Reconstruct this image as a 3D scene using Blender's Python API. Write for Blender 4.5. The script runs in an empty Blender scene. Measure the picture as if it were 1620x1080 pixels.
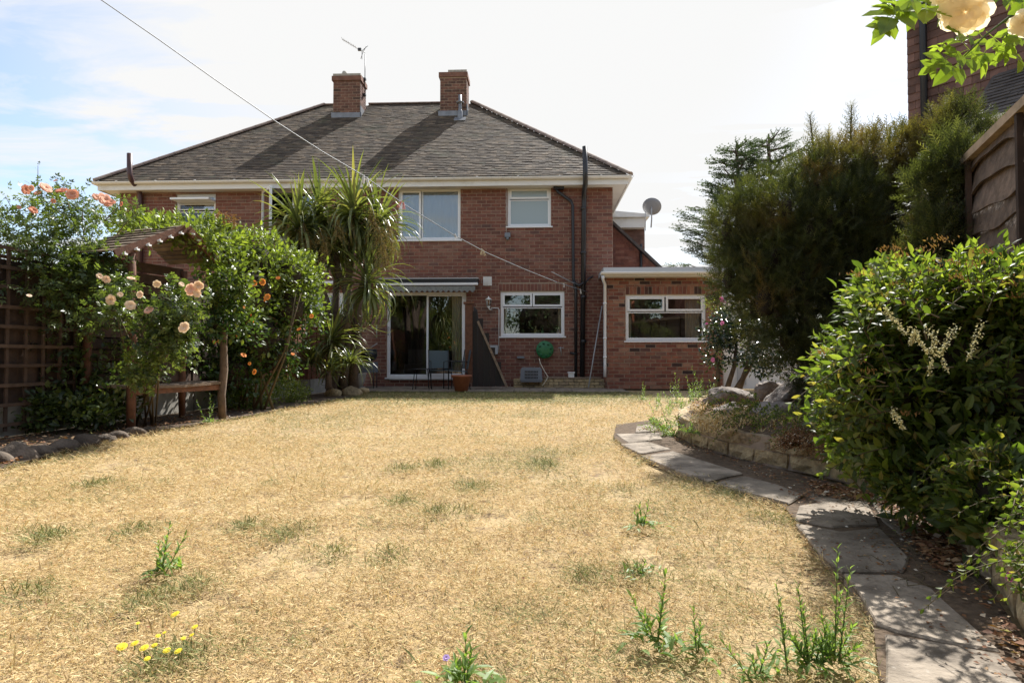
import bpy, math, random
import numpy as np
from mathutils import Vector, Matrix
R = math.radians
rng = np.random.default_rng(7)
random.seed(7)
sc = bpy.context.scene

# ------------------------------------------------------------------ camera, sky, sun, exposure
FPX, CX, CY = 960.0, 810.0, 540.0
EYE = Vector((0, 0, .73))
YAW, PITCH = R(2.39), R(1.5)
cd = bpy.data.cameras.new('camera'); cam = bpy.data.objects.new('camera', cd)
sc.collection.objects.link(cam); sc.camera = cam
cd.sensor_width = 36; cd.lens = FPX / 1620 * 36; cd.clip_start = .05; cd.clip_end = 4000
cam.location = EYE; cam.rotation_euler = (R(90) + PITCH, 0, YAW)
CF = Vector((-math.sin(YAW) * math.cos(PITCH), math.cos(YAW) * math.cos(PITCH), math.sin(PITCH)))
CR = Vector((math.cos(YAW), math.sin(YAW), 0)); CU = CR.cross(CF)

SUN_EL, SUN_AZ = R(49), R(27)          # azimuth to the right of the house's normal
SUND = Vector((math.sin(SUN_AZ) * math.cos(SUN_EL), math.cos(SUN_AZ) * math.cos(SUN_EL), math.sin(SUN_EL)))
w = bpy.data.worlds.new('World'); sc.world = w; w.use_nodes = True
nt = w.node_tree; nt.nodes.clear(); N = nt.nodes.new; L = nt.links.new
out = N('ShaderNodeOutputWorld'); bg = N('ShaderNodeBackground'); bg.inputs[1].default_value = .1
sky = N('ShaderNodeTexSky'); sky.sky_type = 'NISHITA'; sky.sun_disc = False
sky.sun_elevation = SUN_EL; sky.sun_rotation = SUN_AZ; sky.dust_density = 1.0; sky.air_density = 1.0
tc = N('ShaderNodeTexCoord')
dot = N('ShaderNodeVectorMath'); dot.operation = 'DOT_PRODUCT'; dot.inputs[1].default_value = (-.02, .82, .57)
L(tc.outputs['Generated'], dot.inputs[0])
glow = N('ShaderNodeMapRange'); glow.inputs[1].default_value = .74; glow.inputs[2].default_value = .95
glow.interpolation_type = 'SMOOTHSTEP'; L(dot.outputs['Value'], glow.inputs[0])
sep = N('ShaderNodeSeparateXYZ'); L(tc.outputs['Generated'], sep.inputs[0])
zc = N('ShaderNodeMath'); zc.operation = 'MAXIMUM'; zc.inputs[1].default_value = .12; L(sep.outputs[2], zc.inputs[0])
dv = N('ShaderNodeVectorMath'); dv.operation = 'DIVIDE'; cb = N('ShaderNodeCombineXYZ')
for k in range(3): L(zc.outputs[0], cb.inputs[k])
L(tc.outputs['Generated'], dv.inputs[0]); L(cb.outputs[0], dv.inputs[1])
mp = N('ShaderNodeMapping'); mp.inputs['Scale'].default_value = (.75, 1.5, .5); mp.inputs['Rotation'].default_value = (0, 0, R(35))
mp.inputs['Location'].default_value = (.4, 1.3, 0)
L(dv.outputs[0], mp.inputs[0])
cn = N('ShaderNodeTexNoise'); cn.inputs['Scale'].default_value = 1.1; cn.inputs['Detail'].default_value = 9
cn.inputs['Roughness'].default_value = .62; cn.inputs['Distortion'].default_value = .6; L(mp.outputs[0], cn.inputs[0])
cr = N('ShaderNodeMapRange'); cr.inputs[1].default_value = .46; cr.inputs[2].default_value = .68; L(cn.outputs[0], cr.inputs[0])
mx = N('ShaderNodeMath'); mx.operation = 'ADD'; mx.use_clamp = True; L(cr.outputs[0], mx.inputs[0]); L(glow.outputs[0], mx.inputs[1])
mm = N('ShaderNodeMath'); mm.operation = 'MULTIPLY_ADD'; mm.inputs[1].default_value = .86; mm.inputs[2].default_value = .14; L(mx.outputs[0], mm.inputs[0])
mix = N('ShaderNodeMix'); mix.data_type = 'RGBA'; L(mm.outputs[0], mix.inputs[0]); L(sky.outputs[0], mix.inputs[6])
mix.inputs[7].default_value = (4.0, 4.0, 3.98, 1)
L(mix.outputs[2], bg.inputs[0]); L(bg.outputs[0], out.inputs[0])

sl = bpy.data.lights.new('sun', 'SUN'); sl.energy = 3.8; sl.angle = R(.53); sl.color = (1, .965, .91)
so = bpy.data.objects.new('sun', sl); sc.collection.objects.link(so); so.location = (6, 10, 20)
so.rotation_euler = SUND.to_track_quat('Z', 'Y').to_euler()
sc.view_settings.view_transform = 'Standard'; sc.view_settings.look = 'None'
sc.view_settings.exposure = 1.25; sc.view_settings.gamma = 1; sc.view_settings.use_curve_mapping = False
sc.render.engine = 'CYCLES'
sc.cycles.max_bounces = 8; sc.cycles.transparent_max_bounces = 12; sc.cycles.use_denoising = True
sc.cycles.caustics_reflective = False; sc.cycles.caustics_refractive = False

# ------------------------------------------------------------------ pixel helpers (real positions on real planes)
def ray(px, py): return CF + CR * ((px - CX) / FPX) + CU * ((CY - py) / FPX)
def P(px, py, Y):
    d = ray(px, py); return EYE + d * (Y / d.y)
def G(px, py, z=0.):
    d = ray(px, py); return EYE + d * ((z - EYE.z) / d.z)
def RP(px, py, p0, n):
    d = ray(px, py); return EYE + d * ((p0 - EYE).dot(n) / d.dot(n))

# ------------------------------------------------------------------ noise on arrays
def _h(i, j, k):
    v = (i.astype(np.int64) * 374761393 + j.astype(np.int64) * 668265263 + k.astype(np.int64) * 2147483647 + 12345) & 0xffffffff
    v = ((v ^ (v >> 13)) * 1274126177) & 0xffffffff
    return ((v ^ (v >> 16)) & 0xffff) / 65535.0
def vnoise(p, s):
    p = np.asarray(p, float) * s; b = np.floor(p); f = p - b; f = f * f * (3 - 2 * f)
    i, j, k = b[:, 0], b[:, 1], b[:, 2]; r = 0
    for a in (0, 1):
        for c in (0, 1):
            for d in (0, 1):
                wt = (f[:, 0] if a else 1 - f[:, 0]) * (f[:, 1] if c else 1 - f[:, 1]) * (f[:, 2] if d else 1 - f[:, 2])
                r = r + wt * _h(i + a, j + c, k + d)
    return r
def fbm(p, s): return (vnoise(p, s) * .5 + vnoise(p, s * 2.1) * .3 + vnoise(p, s * 4.3) * .2)

# ------------------------------------------------------------------ materials
def ramp_into(nt, ramp, src):
    r = nt.nodes.new('ShaderNodeValToRGB'); e = r.color_ramp.elements
    while len(e) < len(ramp): e.new(.5)
    for q, (p, c) in zip(e, ramp): q.position = p; q.color = (*c, 1)
    nt.links.new(src, r.inputs[0]); return r.outputs[0]
def mk(name, ramp, rough=.8, noise=None, bump=None, transl=0, spec=.5, metal=0, mixa=None, stain=None, coat=0, tmul=(1.5, 1.6, .6)):
    """ramp: one colour, or (pos,colour) list read with the piece's own random number (face attribute rnd + object random)."""
    m = bpy.data.materials.new(name); m.use_nodes = True; nt = m.node_tree; N = nt.nodes.new; L = nt.links.new
    b = nt.nodes['Principled BSDF']; b.inputs['Roughness'].default_value = rough
    b.inputs['Specular IOR Level'].default_value = spec; b.inputs['Metallic'].default_value = metal
    b.inputs['Coat Weight'].default_value = coat
    if not isinstance(ramp[0], (tuple, list)): ramp = [(0, ramp), (1, ramp)]
    a = N('ShaderNodeAttribute'); a.attribute_name = 'rnd'; oi = N('ShaderNodeObjectInfo')
    s = N('ShaderNodeMath'); s.operation = 'ADD'; L(a.outputs['Fac'], s.inputs[0]); L(oi.outputs['Random'], s.inputs[1])
    f = N('ShaderNodeMath'); f.operation = 'FRACT'; L(s.outputs[0], f.inputs[0])
    col = ramp_into(nt, ramp, f.outputs[0])
    geo = N('ShaderNodeNewGeometry')
    if mixa:
        at = N('ShaderNodeAttribute'); at.attribute_name = mixa[0]
        c2 = ramp_into(nt, mixa[1], f.outputs[0]); q = N('ShaderNodeMix'); q.data_type = 'RGBA'
        L(at.outputs['Fac'], q.inputs[0]); L(col, q.inputs[6]); L(c2, q.inputs[7]); col = q.outputs[2]
    if stain:       # (scale, lo, hi, colour, strength)
        for (ss, lo, hi, scol, sa) in (stain if isinstance(stain, list) else [stain]):
            n = N('ShaderNodeTexNoise'); n.inputs['Scale'].default_value = ss; n.inputs['Detail'].default_value = 6
            n.inputs['Roughness'].default_value = .65; L(geo.outputs['Position'], n.inputs[0])
            mr = N('ShaderNodeMapRange'); mr.inputs[1].default_value = lo; mr.inputs[2].default_value = hi; mr.inputs[4].default_value = sa
            L(n.outputs[0], mr.inputs[0]); q = N('ShaderNodeMix'); q.data_type = 'RGBA'
            L(mr.outputs[0], q.inputs[0]); L(col, q.inputs[6]); q.inputs[7].default_value = (*scol, 1); col = q.outputs[2]
    if noise:
        n = N('ShaderNodeTexNoise'); n.inputs['Scale'].default_value = noise[0]; n.inputs['Detail'].default_value = 5
        L(geo.outputs['Position'], n.inputs[0])
        mr = N('ShaderNodeMapRange'); mr.inputs[1].default_value = .3; mr.inputs[2].default_value = .7
        mr.inputs[3].default_value = 1 - noise[1]; mr.inputs[4].default_value = 1 + noise[1]; L(n.outputs[0], mr.inputs[0])
        q = N('ShaderNodeVectorMath'); q.operation = 'SCALE'; L(col, q.inputs[0]); L(mr.outputs[0], q.inputs['Scale']); col = q.outputs[0]
    L(col, b.inputs['Base Color'])
    if bump:
        n = N('ShaderNodeTexNoise'); n.inputs['Scale'].default_value = bump[0]; n.inputs['Detail'].default_value = 6
        L(geo.outputs['Position'], n.inputs[0]); bp = N('ShaderNodeBump'); bp.inputs['Strength'].default_value = .7
        bp.inputs['Distance'].default_value = bump[1]; L(n.outputs[0], bp.inputs['Height']); L(bp.outputs[0], b.inputs['Normal'])
    if transl:
        t = N('ShaderNodeBsdfTranslucent'); g = N('ShaderNodeVectorMath'); g.operation = 'MULTIPLY'; g.inputs[1].default_value = tmul
        L(col, g.inputs[0]); L(g.outputs[0], t.inputs[0]); ms = N('ShaderNodeMixShader'); ms.inputs[0].default_value = transl
        L(b.outputs[0], ms.inputs[1]); L(t.outputs[0], ms.inputs[2]); L(ms.outputs[0], nt.nodes['Material Output'].inputs[0])
    return m
def glass_mat(name, tint=(.975, .985, .98), refl=1.0):
    m = bpy.data.materials.new(name); m.use_nodes = True; nt = m.node_tree; nt.nodes.clear(); N = nt.nodes.new; L = nt.links.new
    o = N('ShaderNodeOutputMaterial'); t = N('ShaderNodeBsdfTransparent'); t.inputs[0].default_value = (*tint, 1)
    g = N('ShaderNodeBsdfGlossy'); g.inputs['Roughness'].default_value = .01; fr = N('ShaderNodeFresnel'); fr.inputs[0].default_value = 1.9
    ms = N('ShaderNodeMixShader'); L(fr.outputs[0], ms.inputs[0]); L(t.outputs[0], ms.inputs[1]); L(g.outputs[0], ms.inputs[2]); L(ms.outputs[0], o.inputs[0])
    return m

# ------------------------------------------------------------------ mesh building
COL = sc.collection
def wloc(o):
    v = Vector((0, 0, 0))
    while o is not None: v = v + o.location; o = o.parent
    return v
def tag(o, label=None, cat=None, group=None, kind=None):
    if label: o['label'] = label
    if cat: o['category'] = cat
    if group: o['group'] = group
    if kind: o['kind'] = kind
    return o
def thing(name, label, cat, loc=(0, 0, 0), group=None):
    o = bpy.data.objects.new(name, None); COL.objects.link(o); o.location = loc; o.empty_display_size = .2
    return tag(o, label, cat, group)
def sub(name, parent):
    o = bpy.data.objects.new(name, None); COL.objects.link(o); o.parent = parent; return o
class MB:
    def __init__(s): s.v = []; s.f = []; s.r = []; s.sm = []
    def add(s, vs, fs, rnd=None, smooth=False):
        b = len(s.v); s.v += [tuple(x) for x in vs]; rnd = random.random() if rnd is None else rnd
        for f in fs: s.f.append([b + i for i in f]); s.r.append(rnd); s.sm.append(smooth)
        return s
    def box(s, a, b, rnd=None):
        (x0, y0, z0), (x1, y1, z1) = a, b
        if x0 > x1: x0, x1 = x1, x0
        if y0 > y1: y0, y1 = y1, y0
        if z0 > z1: z0, z1 = z1, z0
        return s.add([(x0, y0, z0), (x1, y0, z0), (x1, y1, z0), (x0, y1, z0), (x0, y0, z1), (x1, y0, z1), (x1, y1, z1), (x0, y1, z1)],
                     [(0, 3, 2, 1), (4, 5, 6, 7), (0, 1, 5, 4), (1, 2, 6, 5), (2, 3, 7, 6), (3, 0, 4, 7)], rnd)
    def obox(s, c, U, V, W, rnd=None):
        """oriented box about c with half vectors U,V,W"""
        c, U, V, W = map(Vector, (c, U, V, W)); q = []
        for k in (-1, 1):
            for (i, j) in ((-1, -1), (1, -1), (1, 1), (-1, 1)): q.append(c + U * i + V * j + W * k)
        return s.add(q, [(0, 3, 2, 1), (4, 5, 6, 7), (0, 1, 5, 4), (1, 2, 6, 5), (2, 3, 7, 6), (3, 0, 4, 7)], rnd)
    def bar(s, a, b, w, h, up=(0, 0, 1), rnd=None):
        a, b = Vector(a), Vector(b); d = b - a; U = d / 2; V = d.cross(Vector(up))
        if V.length < 1e-6: V = d.cross(Vector((1, 0, 0)))
        V.normalize(); W = V.cross(d).normalized(); return s.obox((a + b) / 2, U, V * w / 2, W * h / 2, rnd)
    def prism(s, poly, d, rnd=None):
        n = len(poly); d = Vector(d); q = [Vector(p) for p in poly]; q2 = [p + d for p in q]
        return s.add(q + q2, [list(range(n))[::-1], list(range(n, 2 * n))] + [(i, (i + 1) % n, n + (i + 1) % n, n + i) for i in range(n)], rnd)
    def tube(s, pts, r, n=8, rnd=None, cap=True):
        pts = [Vector(p) for p in pts]; m = len(pts); rs = r if isinstance(r, (list, tuple)) else [r] * m
        vs = []; prev = None
        for i, p in enumerate(pts):
            t = (pts[min(i + 1, m - 1)] - pts[max(i - 1, 0)])
            if t.length < 1e-9: t = Vector((0, 0, 1))
            t.normalize()
            x = (prev - t * prev.dot(t)) if prev is not None else t.orthogonal()
            if x.length < 1e-6: x = t.orthogonal()
            x.normalize(); prev = x; y = t.cross(x)
            for k in range(n): a = 2 * math.pi * k / n; vs.append(p + (x * math.cos(a) + y * math.sin(a)) * rs[i])
        fs = [(i * n + k, i * n + (k + 1) % n, (i + 1) * n + (k + 1) % n, (i + 1) * n + k) for i in range(m - 1) for k in range(n)]
        s.add(vs, fs, rnd, True)
        if cap:
            b = len(s.v) - m * n; rr = s.r[-1]
            for ring in (list(range(n))[::-1], list(range((m - 1) * n, m * n))): s.f.append([b + i for i in ring]); s.r.append(rr); s.sm.append(False)
        return s
    def lathe(s, prof, c, n=20, rnd=None, ax=(0, 0, 1)):
        c = Vector(c); az = Vector(ax).normalized(); x = az.orthogonal().normalized(); y = az.cross(x); vs = []
        for (r, z) in prof:
            for k in range(n): a = 2 * math.pi * k / n; vs.append(c + (x * math.cos(a) + y * math.sin(a)) * r + az * z)
        m = len(prof)
        fs = [(i * n + k, i * n + (k + 1) % n, (i + 1) * n + (k + 1) % n, (i + 1) * n + k) for i in range(m - 1) for k in range(n)]
        return s.add(vs, fs, rnd, True)
    def build(s, name, mat, parent=None, kind=None, label=None):
        me = bpy.data.meshes.new(name); o = bpy.data.objects.new(name, me); COL.objects.link(o)
        off = Vector((0, 0, 0))
        if parent is not None: o.parent = parent; off = wloc(parent)
        me.from_pydata([(x - off.x, y - off.y, z - off.z) for x, y, z in s.v], [], s.f)
        a = me.attributes.new('rnd', 'FLOAT', 'FACE'); a.data.foreach_set('value', s.r)
        me.polygons.foreach_set('use_smooth', s.sm)
        me.materials.append(mat); me.update()
        return tag(o, label, None, None, kind)
def np_mesh(name, V, F, mat, parent=None, kind=None, attrs=None, smooth=False):
    """V (n,3) world, F (m,k) faces of one size"""
    me = bpy.data.meshes.new(name); k = F.shape[1]; off = np.array(wloc(parent)) if parent is not None else np.zeros(3)
    me.vertices.add(len(V)); me.vertices.foreach_set('co', (V - off).astype(np.float32).ravel())
    me.loops.add(F.size); me.loops.foreach_set('vertex_index', F.astype(np.int32).ravel())
    me.polygons.add(len(F)); me.polygons.foreach_set('loop_start', np.arange(0, F.size, k, dtype=np.int32))
    if smooth: me.polygons.foreach_set('use_smooth', np.ones(len(F), bool))
    for n_, v in (attrs or {}).items():
        a = me.attributes.new(n_, 'FLOAT', 'FACE'); a.data.foreach_set('value', np.asarray(v, np.float32))
    me.materials.append(mat); me.update(calc_edges=True)
    o = bpy.data.objects.new(name, me); COL.objects.link(o)
    if parent is not None: o.parent = parent
    return tag(o, kind=kind)
def inst(name, me, parent, pos, rot3=None, label=None):
    o = bpy.data.objects.new(name, me); COL.objects.link(o); o.parent = parent
    o.location = Vector(pos) - wloc(parent)
    if rot3 is not None:
        m = Matrix([list(r) for r in rot3]); _, q, s_ = m.to_4x4().decompose(); o.rotation_euler = q.to_euler(); o.scale = s_
    return tag(o, label)
def base_mesh(name, V, F, mat, attrs=None):
    me = bpy.data.meshes.new(name); me.from_pydata([tuple(v) for v in V], [], [tuple(f) for f in F]); me.materials.append(mat); me.update(); return me

# ------------------------------------------------------------------ leaves: sets of small meshes, the largest ones as single parts
class Kind:
    """one leaf shape: V (k,3) along +Y, quads F"""
    def __init__(s, V, F): s.V = np.array(V, float); s.F = np.array(F, int)
def leaf_oval(w=.5, fold=.12, droop=.15):
    V = [(0, 0, 0), (-w * .42, .3, fold * .7), (0, .33, 0), (w * .42, .3, fold * .7), (-w * .4, .65, fold * .6 - droop * .4), (0, .66, -droop * .4), (w * .4, .65, fold * .6 - droop * .4), (0, 1, -droop)]
    F = [(0, 2, 1, 1), (0, 3, 2, 2), (1, 2, 5, 4), (2, 3, 6, 5), (4, 5, 7, 7), (5, 6, 7, 7)]
    return Kind(V, F)
def comp(parts):
    V = []; F = []
    for (k, s, ang, off, tilt) in parts:
        c, s_ = math.cos(ang), math.sin(ang); b = len(V)
        for v in k.V:
            x, y, z = v * s; z2 = z + y * tilt; V.append((x * c - y * s_ + off[0], x * s_ + y * c + off[1], z2 + off[2]))
        F += [tuple(i + b for i in f) for f in k.F]
    return Kind(V, F)
_lf = leaf_oval(.62, .1, .12)
_ll = Kind([(0, 0, 0), (-.26, .45, .06), (0, .5, 0), (.26, .45, .06), (0, 1, -.08)], [(0, 2, 1, 1), (0, 3, 2, 2), (1, 2, 4, 4), (2, 3, 4, 4)])
_st = Kind([(-.012, 0, 0), (.012, 0, 0), (.008, 1, 0), (-.008, 1, 0)], [(0, 1, 2, 3)])
ROSE = comp([(_st, .62, 0, (0, 0, 0), 0), (_ll, .4, 0, (0, .6, 0), -.1), (_ll, .36, .95, (0, .55, 0), .05), (_ll, .36, -.95, (0, .55, 0), .05), (_ll, .3, 1.15, (0, .27, 0), .1), (_ll, .3, -1.15, (0, .27, 0), .1)])
ROSEF = comp([(_st, .62, 0, (0, 0, 0), 0), (_lf, .42, 0, (0, .6, 0), -.15), (_lf, .4, .95, (0, .55, 0), .05), (_lf, .4, -.95, (0, .55, 0), .05), (_lf, .34, 1.15, (0, .25, 0), .12), (_lf, .34, -1.15, (0, .25, 0), .12)])
LEAF = leaf_oval(.55, .12, .18)
LANCE = leaf_oval(.3, .07, .25)
LANCE2 = Kind([(0, 0, 0), (.3, .5, .06), (0, 1, -.1), (-.3, .5, .06)], [(0, 1, 2, 3)])
BLADE = Kind([(-.03, 0, 0), (.03, 0, 0), (.022, .55, .05), (-.022, .55, .05), (0, 1, -.02)], [(0, 1, 2, 3), (3, 2, 4, 4)])
def _needles(n, ln, wd, ang, flat=.25, stemw=.02, seed=1):
    r = random.Random(seed); V = [(-stemw, 0, 0), (stemw, 0, 0), (stemw * .3, 1, 0), (-stemw * .3, 1, 0)]; F = [(0, 1, 2, 3)]
    for i in range(n):
        t = .08 + .9 * i / n; s = 1 if i % 2 else -1; l = ln * (1.15 - t * .75) * r.uniform(.8, 1.2); a = ang * r.uniform(.8, 1.2)
        z = r.uniform(-flat, flat) + .1; b = len(V)
        dx, dy, dz = s * math.sin(a) * l, math.cos(a) * l, z * l
        V += [(0, t - wd, 0), (0, t + wd, 0), (dx * .6, t + dy * .6 + wd, dz * .6), (dx, t + dy, dz)]
        F += [(b, b + 1, b + 2, b + 3)]
    return Kind(V, F)
YEW = _needles(9, .34, .03, .8, .5, .02, 3)
PLUME = _needles(12, .34, .045, .6, .6, .02, 5)
CEDAR = _needles(7, .18, .05, 1.2, .8, .03, 7)

class Leaves:
    def __init__(s): s.p = []; s.d = []; s.n = []; s.s = []; s.r = []; s.g = []
    def add(s, p, d, n, sc_, rnd=None, g=0.):
        p = np.atleast_2d(p); m = len(p); s.p.append(p); s.d.append(np.broadcast_to(d, (m, 3))); s.n.append(np.broadcast_to(n, (m, 3)))
        s.s.append(np.broadcast_to(np.asarray(sc_, float), (m,))); s.r.append(rng.random(m) if rnd is None else np.broadcast_to(rnd, (m,)))
        s.g.append(np.broadcast_to(np.asarray(g, float), (m,)))
    def cat(s):
        s.p, s.d, s.n = (np.concatenate(a).astype(float) for a in (s.p, s.d, s.n)); s.s, s.r, s.g = (np.concatenate(a) for a in (s.s, s.r, s.g))
    def emit(s, kind, mat, parent, nobj=0, name='leaf', stuff='foliage', gname='grn', keep=None):
        s.cat()
        if keep is not None:
            k = keep(s.p)
            for a in 'pdnsrg': setattr(s, a, getattr(s, a)[k])
        d = s.d / (np.linalg.norm(s.d, axis=1, keepdims=True) + 1e-9); x = np.cross(d, s.n); l = np.linalg.norm(x, axis=1, keepdims=True)
        x = np.where(l < 1e-4, np.cross(d, (.3, .5, .8)), x); x /= np.linalg.norm(x, axis=1, keepdims=True) + 1e-9; z = np.cross(x, d)
        Rm = np.stack([x, d, z], axis=2) * s.s[:, None, None]
        sel = np.zeros(len(s.p), bool)
        if nobj:
            cp = np.median(s.p, axis=0); out_ = ((s.p - cp) * (np.array(EYE) - s.p)).sum(1)
            dist = np.linalg.norm(s.p - np.array(EYE), axis=1); face = np.abs((z * (np.array(EYE) - s.p)).sum(1) / dist)
            sc_ = s.s / dist * (.4 + face) * np.where(out_ > 0, 1, .3); sel[np.argsort(-sc_)[:nobj]] = True
            F3 = [tuple(dict.fromkeys(f)) for f in kind.F.tolist()]
            mes = []
            for q in range(3):
                me = base_mesh(name, kind.V * (1, 1, .6 + .5 * q), F3, mat)
                a = me.attributes.new(gname, 'FLOAT', 'FACE'); a.data.foreach_set('value', [float(np.median(s.g))] * len(F3)); mes.append(me)
            for i in np.nonzero(sel)[0]: inst(name, mes[i % 3], parent, s.p[i], Rm[i])
        k = ~sel
        if k.any():
            V = np.einsum('nij,kj->nki', Rm[k], kind.V) + s.p[k][:, None, :]; n_, kk = V.shape[0], V.shape[1]
            Ft = []
            for f in kind.F.tolist():       # to triangles
                u = list(dict.fromkeys(f)); Ft.append(u[:3])
                if len(u) == 4: Ft.append([u[0], u[2], u[3]])
            Ft = np.array(Ft); F = (Ft[None] + (np.arange(n_) * kk)[:, None, None]).reshape(-1, 3)
            return np_mesh(stuff, V.reshape(-1, 3), F, mat, parent, 'stuff', {'rnd': np.repeat(s.r[k], len(Ft)), gname: np.repeat(s.g[k], len(Ft))})
def unit(v): return v / (np.linalg.norm(v, axis=-1, keepdims=True) + 1e-9)
def rdir(n): return unit(rng.normal(size=(n, 3)))
def crown(lv, ells, per, size, clump=.16, leaves_per=14, up=.25, lo=.55, g=None, jit=.7):
    """clumps of leaves through the shell of each ellipsoid (centre, radii)"""
    for (c, r, wgt) in ells:
        c = np.array(c); r = np.array(r); nc = max(1, int(per * wgt)); u = rdir(nc); rad = lo + (1 - lo) * rng.random(nc) ** .6
        rad *= .8 + .4 * vnoise(u * 2 + c, 1.7) * (.85 + .3 * vnoise(u * 5 + c, 1.3))
        cc = c + u * r * rad[:, None]; ctr = np.repeat(cc, leaves_per, axis=0); uo = np.repeat(u, leaves_per, axis=0)
        q = rdir(len(ctr)) * (rng.random((len(ctr), 1)) ** .5) * clump; p = ctr + q
        d = unit(uo * .5 + rdir(len(ctr)) * jit + q / clump * .5 + np.array([0, 0, up])); n = unit(rdir(len(ctr)) * .6 + np.array([0, 0, .7]) + uo * .4)
        lv.add(p, d, n, size * rng.uniform(.65, 1.25, len(p)), rnd=np.clip(.55 * rng.random(len(p)) + .9 * (fbm(p, .55 / clump) - .25), 0, .999), g=0 if g is None else g(p))
def shoot(lv, stems, p0, d0, ln, n, size, bend=-.25, sr=.004, pairs=True, ang=.9, g=0, taper=.6, seed=None):
    """a leafy stem; leaves in opposite pairs along it"""
    p0 = np.array(p0, float); d0 = unit(np.array(d0, float)); side = unit(np.cross(d0, rng.normal(size=3))); ss = np.linspace(0, 1, 6)
    pts = [p0 + d0 * ln * t + np.array([0, 0, bend]) * ln * t * t for t in ss]
    if stems is not None: stems.tube(pts, [sr * (1 - .7 * t) for t in ss], 4, cap=False)
    P_, D_, N_, S_ = [], [], [], []
    for i in range(n):
        t = .12 + .88 * i / max(1, n - 1); p = p0 + d0 * ln * t + np.array([0, 0, bend]) * ln * t * t
        ax = unit(d0 + np.array([0, 0, 2 * bend * t])); a = i * 2.39996 if not pairs else i * 1.571
        b1 = unit(np.cross(ax, side)); b2 = np.cross(ax, b1)
        for k in ((0, math.pi) if pairs else (0,)):
            o = b1 * math.cos(a + k) + b2 * math.sin(a + k); an = ang * (1.1 - .6 * t)
            P_.append(p); D_.append(ax * math.cos(an) + o * math.sin(an)); N_.append(ax * math.sin(an) - o * math.cos(an) + np.array([0, 0, .5])); S_.append(size * (1 - (1 - taper) * t) * rng.uniform(.8, 1.15))
    lv.add(np.array(P_), np.array(D_), np.array(N_), np.array(S_), g=g)
    return pts[-1]

# ------------------------------------------------------------------ material list
BR = [(0, (.13, .055, .04)), (.1, (.17, .066, .048)), (.35, (.16, .06, .041)), (.6, (.195, .074, .048)), (.8, (.23, .102, .068)), (.93, (.2, .1, .075)), (1, (.1, .05, .042))]
m_brick = mk('brick_red', BR, .88, noise=(9, .22), bump=(60, .004), stain=[(1.1, .55, .8, (.3, .19, .13), .5), (.6, .52, .75, (.1, .05, .038), .45)])
BX = [(0, (.04, .022, .019)), (.08, (.06, .03, .024)), (.13, (.16, .055, .038)), (.35, (.23, .082, .05)), (.55, (.28, .125, .075)), (.75, (.19, .065, .045)), (.92, (.32, .17, .11)), (1, (.11, .05, .04))]
m_brickx = mk('brick_mixed', BX, .88, noise=(9, .22), bump=(60, .004))
m_brickd = mk('brick_sooty', [(0, (.07, .04, .03)), (.5, (.13, .06, .043)), (1, (.18, .09, .062))], .9, noise=(6, .3), bump=(60, .004))
m_mortar = mk('mortar', (.34, .26, .195), .95, noise=(14, .18), bump=(80, .003))
m_tile = mk('roof_tile', [(0, (.04, .027, .017)), (.3, (.06, .042, .027)), (.7, (.085, .06, .037)), (.93, (.15, .108, .07)), (1, (.055, .052, .032))], .85, noise=(3, .25), bump=(50, .004),
            stain=[(1.0, .54, .68, (.04, .042, .02), .7), (.33, .5, .75, (.13, .1, .07), .35), (5, .62, .7, (.2, .19, .13), .4)])
m_roofback = mk('roof_felt', (.07, .055, .045), .9)
m_hip = mk('ridge_clay', [(0, (.17, .12, .1)), (1, (.24, .18, .14))], .85, noise=(7, .25), bump=(40, .004))
m_upvc = mk('white_upvc', (.78, .79, .8), .35, spec=.5)
m_gutter = mk('white_gutter', (.72, .71, .68), .45, stain=(2.5, .55, .78, (.42, .38, .3), .5))
m_soffit = mk('soffit_board', (.66, .63, .57), .6, stain=(2, .5, .8, (.42, .38, .3), .4))
m_glass = glass_mat('window_glass')
m_obsc = mk('obscured_glass', (.3, .36, .37), .22, spec=.8, bump=(90, .003))
m_curt = mk('pale_blue_curtain', (.88, .92, .95), .8, transl=.15, tmul=(1, 1, 1))
m_curt2 = mk('cream_curtain', (.62, .56, .44), .85)
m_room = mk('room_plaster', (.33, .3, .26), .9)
m_roomd = mk('dimmed_room_plaster', (.1, .09, .075), .9)  # darker copy of the plaster; dimness of the rooms put into the colour
m_black = mk('black_pipe', (.018, .018, .02), .42, noise=(3, .3))
m_brown = mk('brown_pipe', (.06, .022, .02), .4)
m_lead = mk('lead_flashing', (.2, .21, .23), .5, metal=.3, noise=(6, .2))
m_conc = mk('concrete', (.34, .32, .28), .9, noise=(12, .2), bump=(50, .004), stain=(3, .5, .8, (.14, .14, .1), .5))
m_awnc = mk('awning_canvas', (.2, .21, .2), .9, noise=(30, .25))
m_grey = mk('light_grey_plastic', (.42, .43, .44), .5)
m_terra = mk('terracotta', (.3, .11, .055), .8, noise=(8, .25))
m_greenp = mk('green_plastic', (.02, .16, .055), .4)
m_basket = mk('grey_plastic', (.17, .19, .22), .5)
m_darkmetal = mk('black_metal', (.015, .015, .018), .4)
m_wood = mk('brown_stained_wood', [(0, (.12, .05, .025)), (1, (.19, .085, .045))], .8, noise=(12, .3), bump=(60, .004))
m_woodg = mk('weathered_wood', [(0, (.15, .105, .075)), (.5, (.2, .145, .1)), (1, (.26, .19, .13))], .85, noise=(14, .3), bump=(60, .005))
m_dkwood = mk('dark_fence_wood', [(0, (.045, .026, .018)), (1, (.085, .05, .033))], .85, noise=(9, .3), bump=(60, .004))
m_trel = mk('trellis_wood', [(0, (.075, .045, .03)), (1, (.12, .075, .05))], .85, noise=(9, .3), bump=(60, .004))
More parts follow.
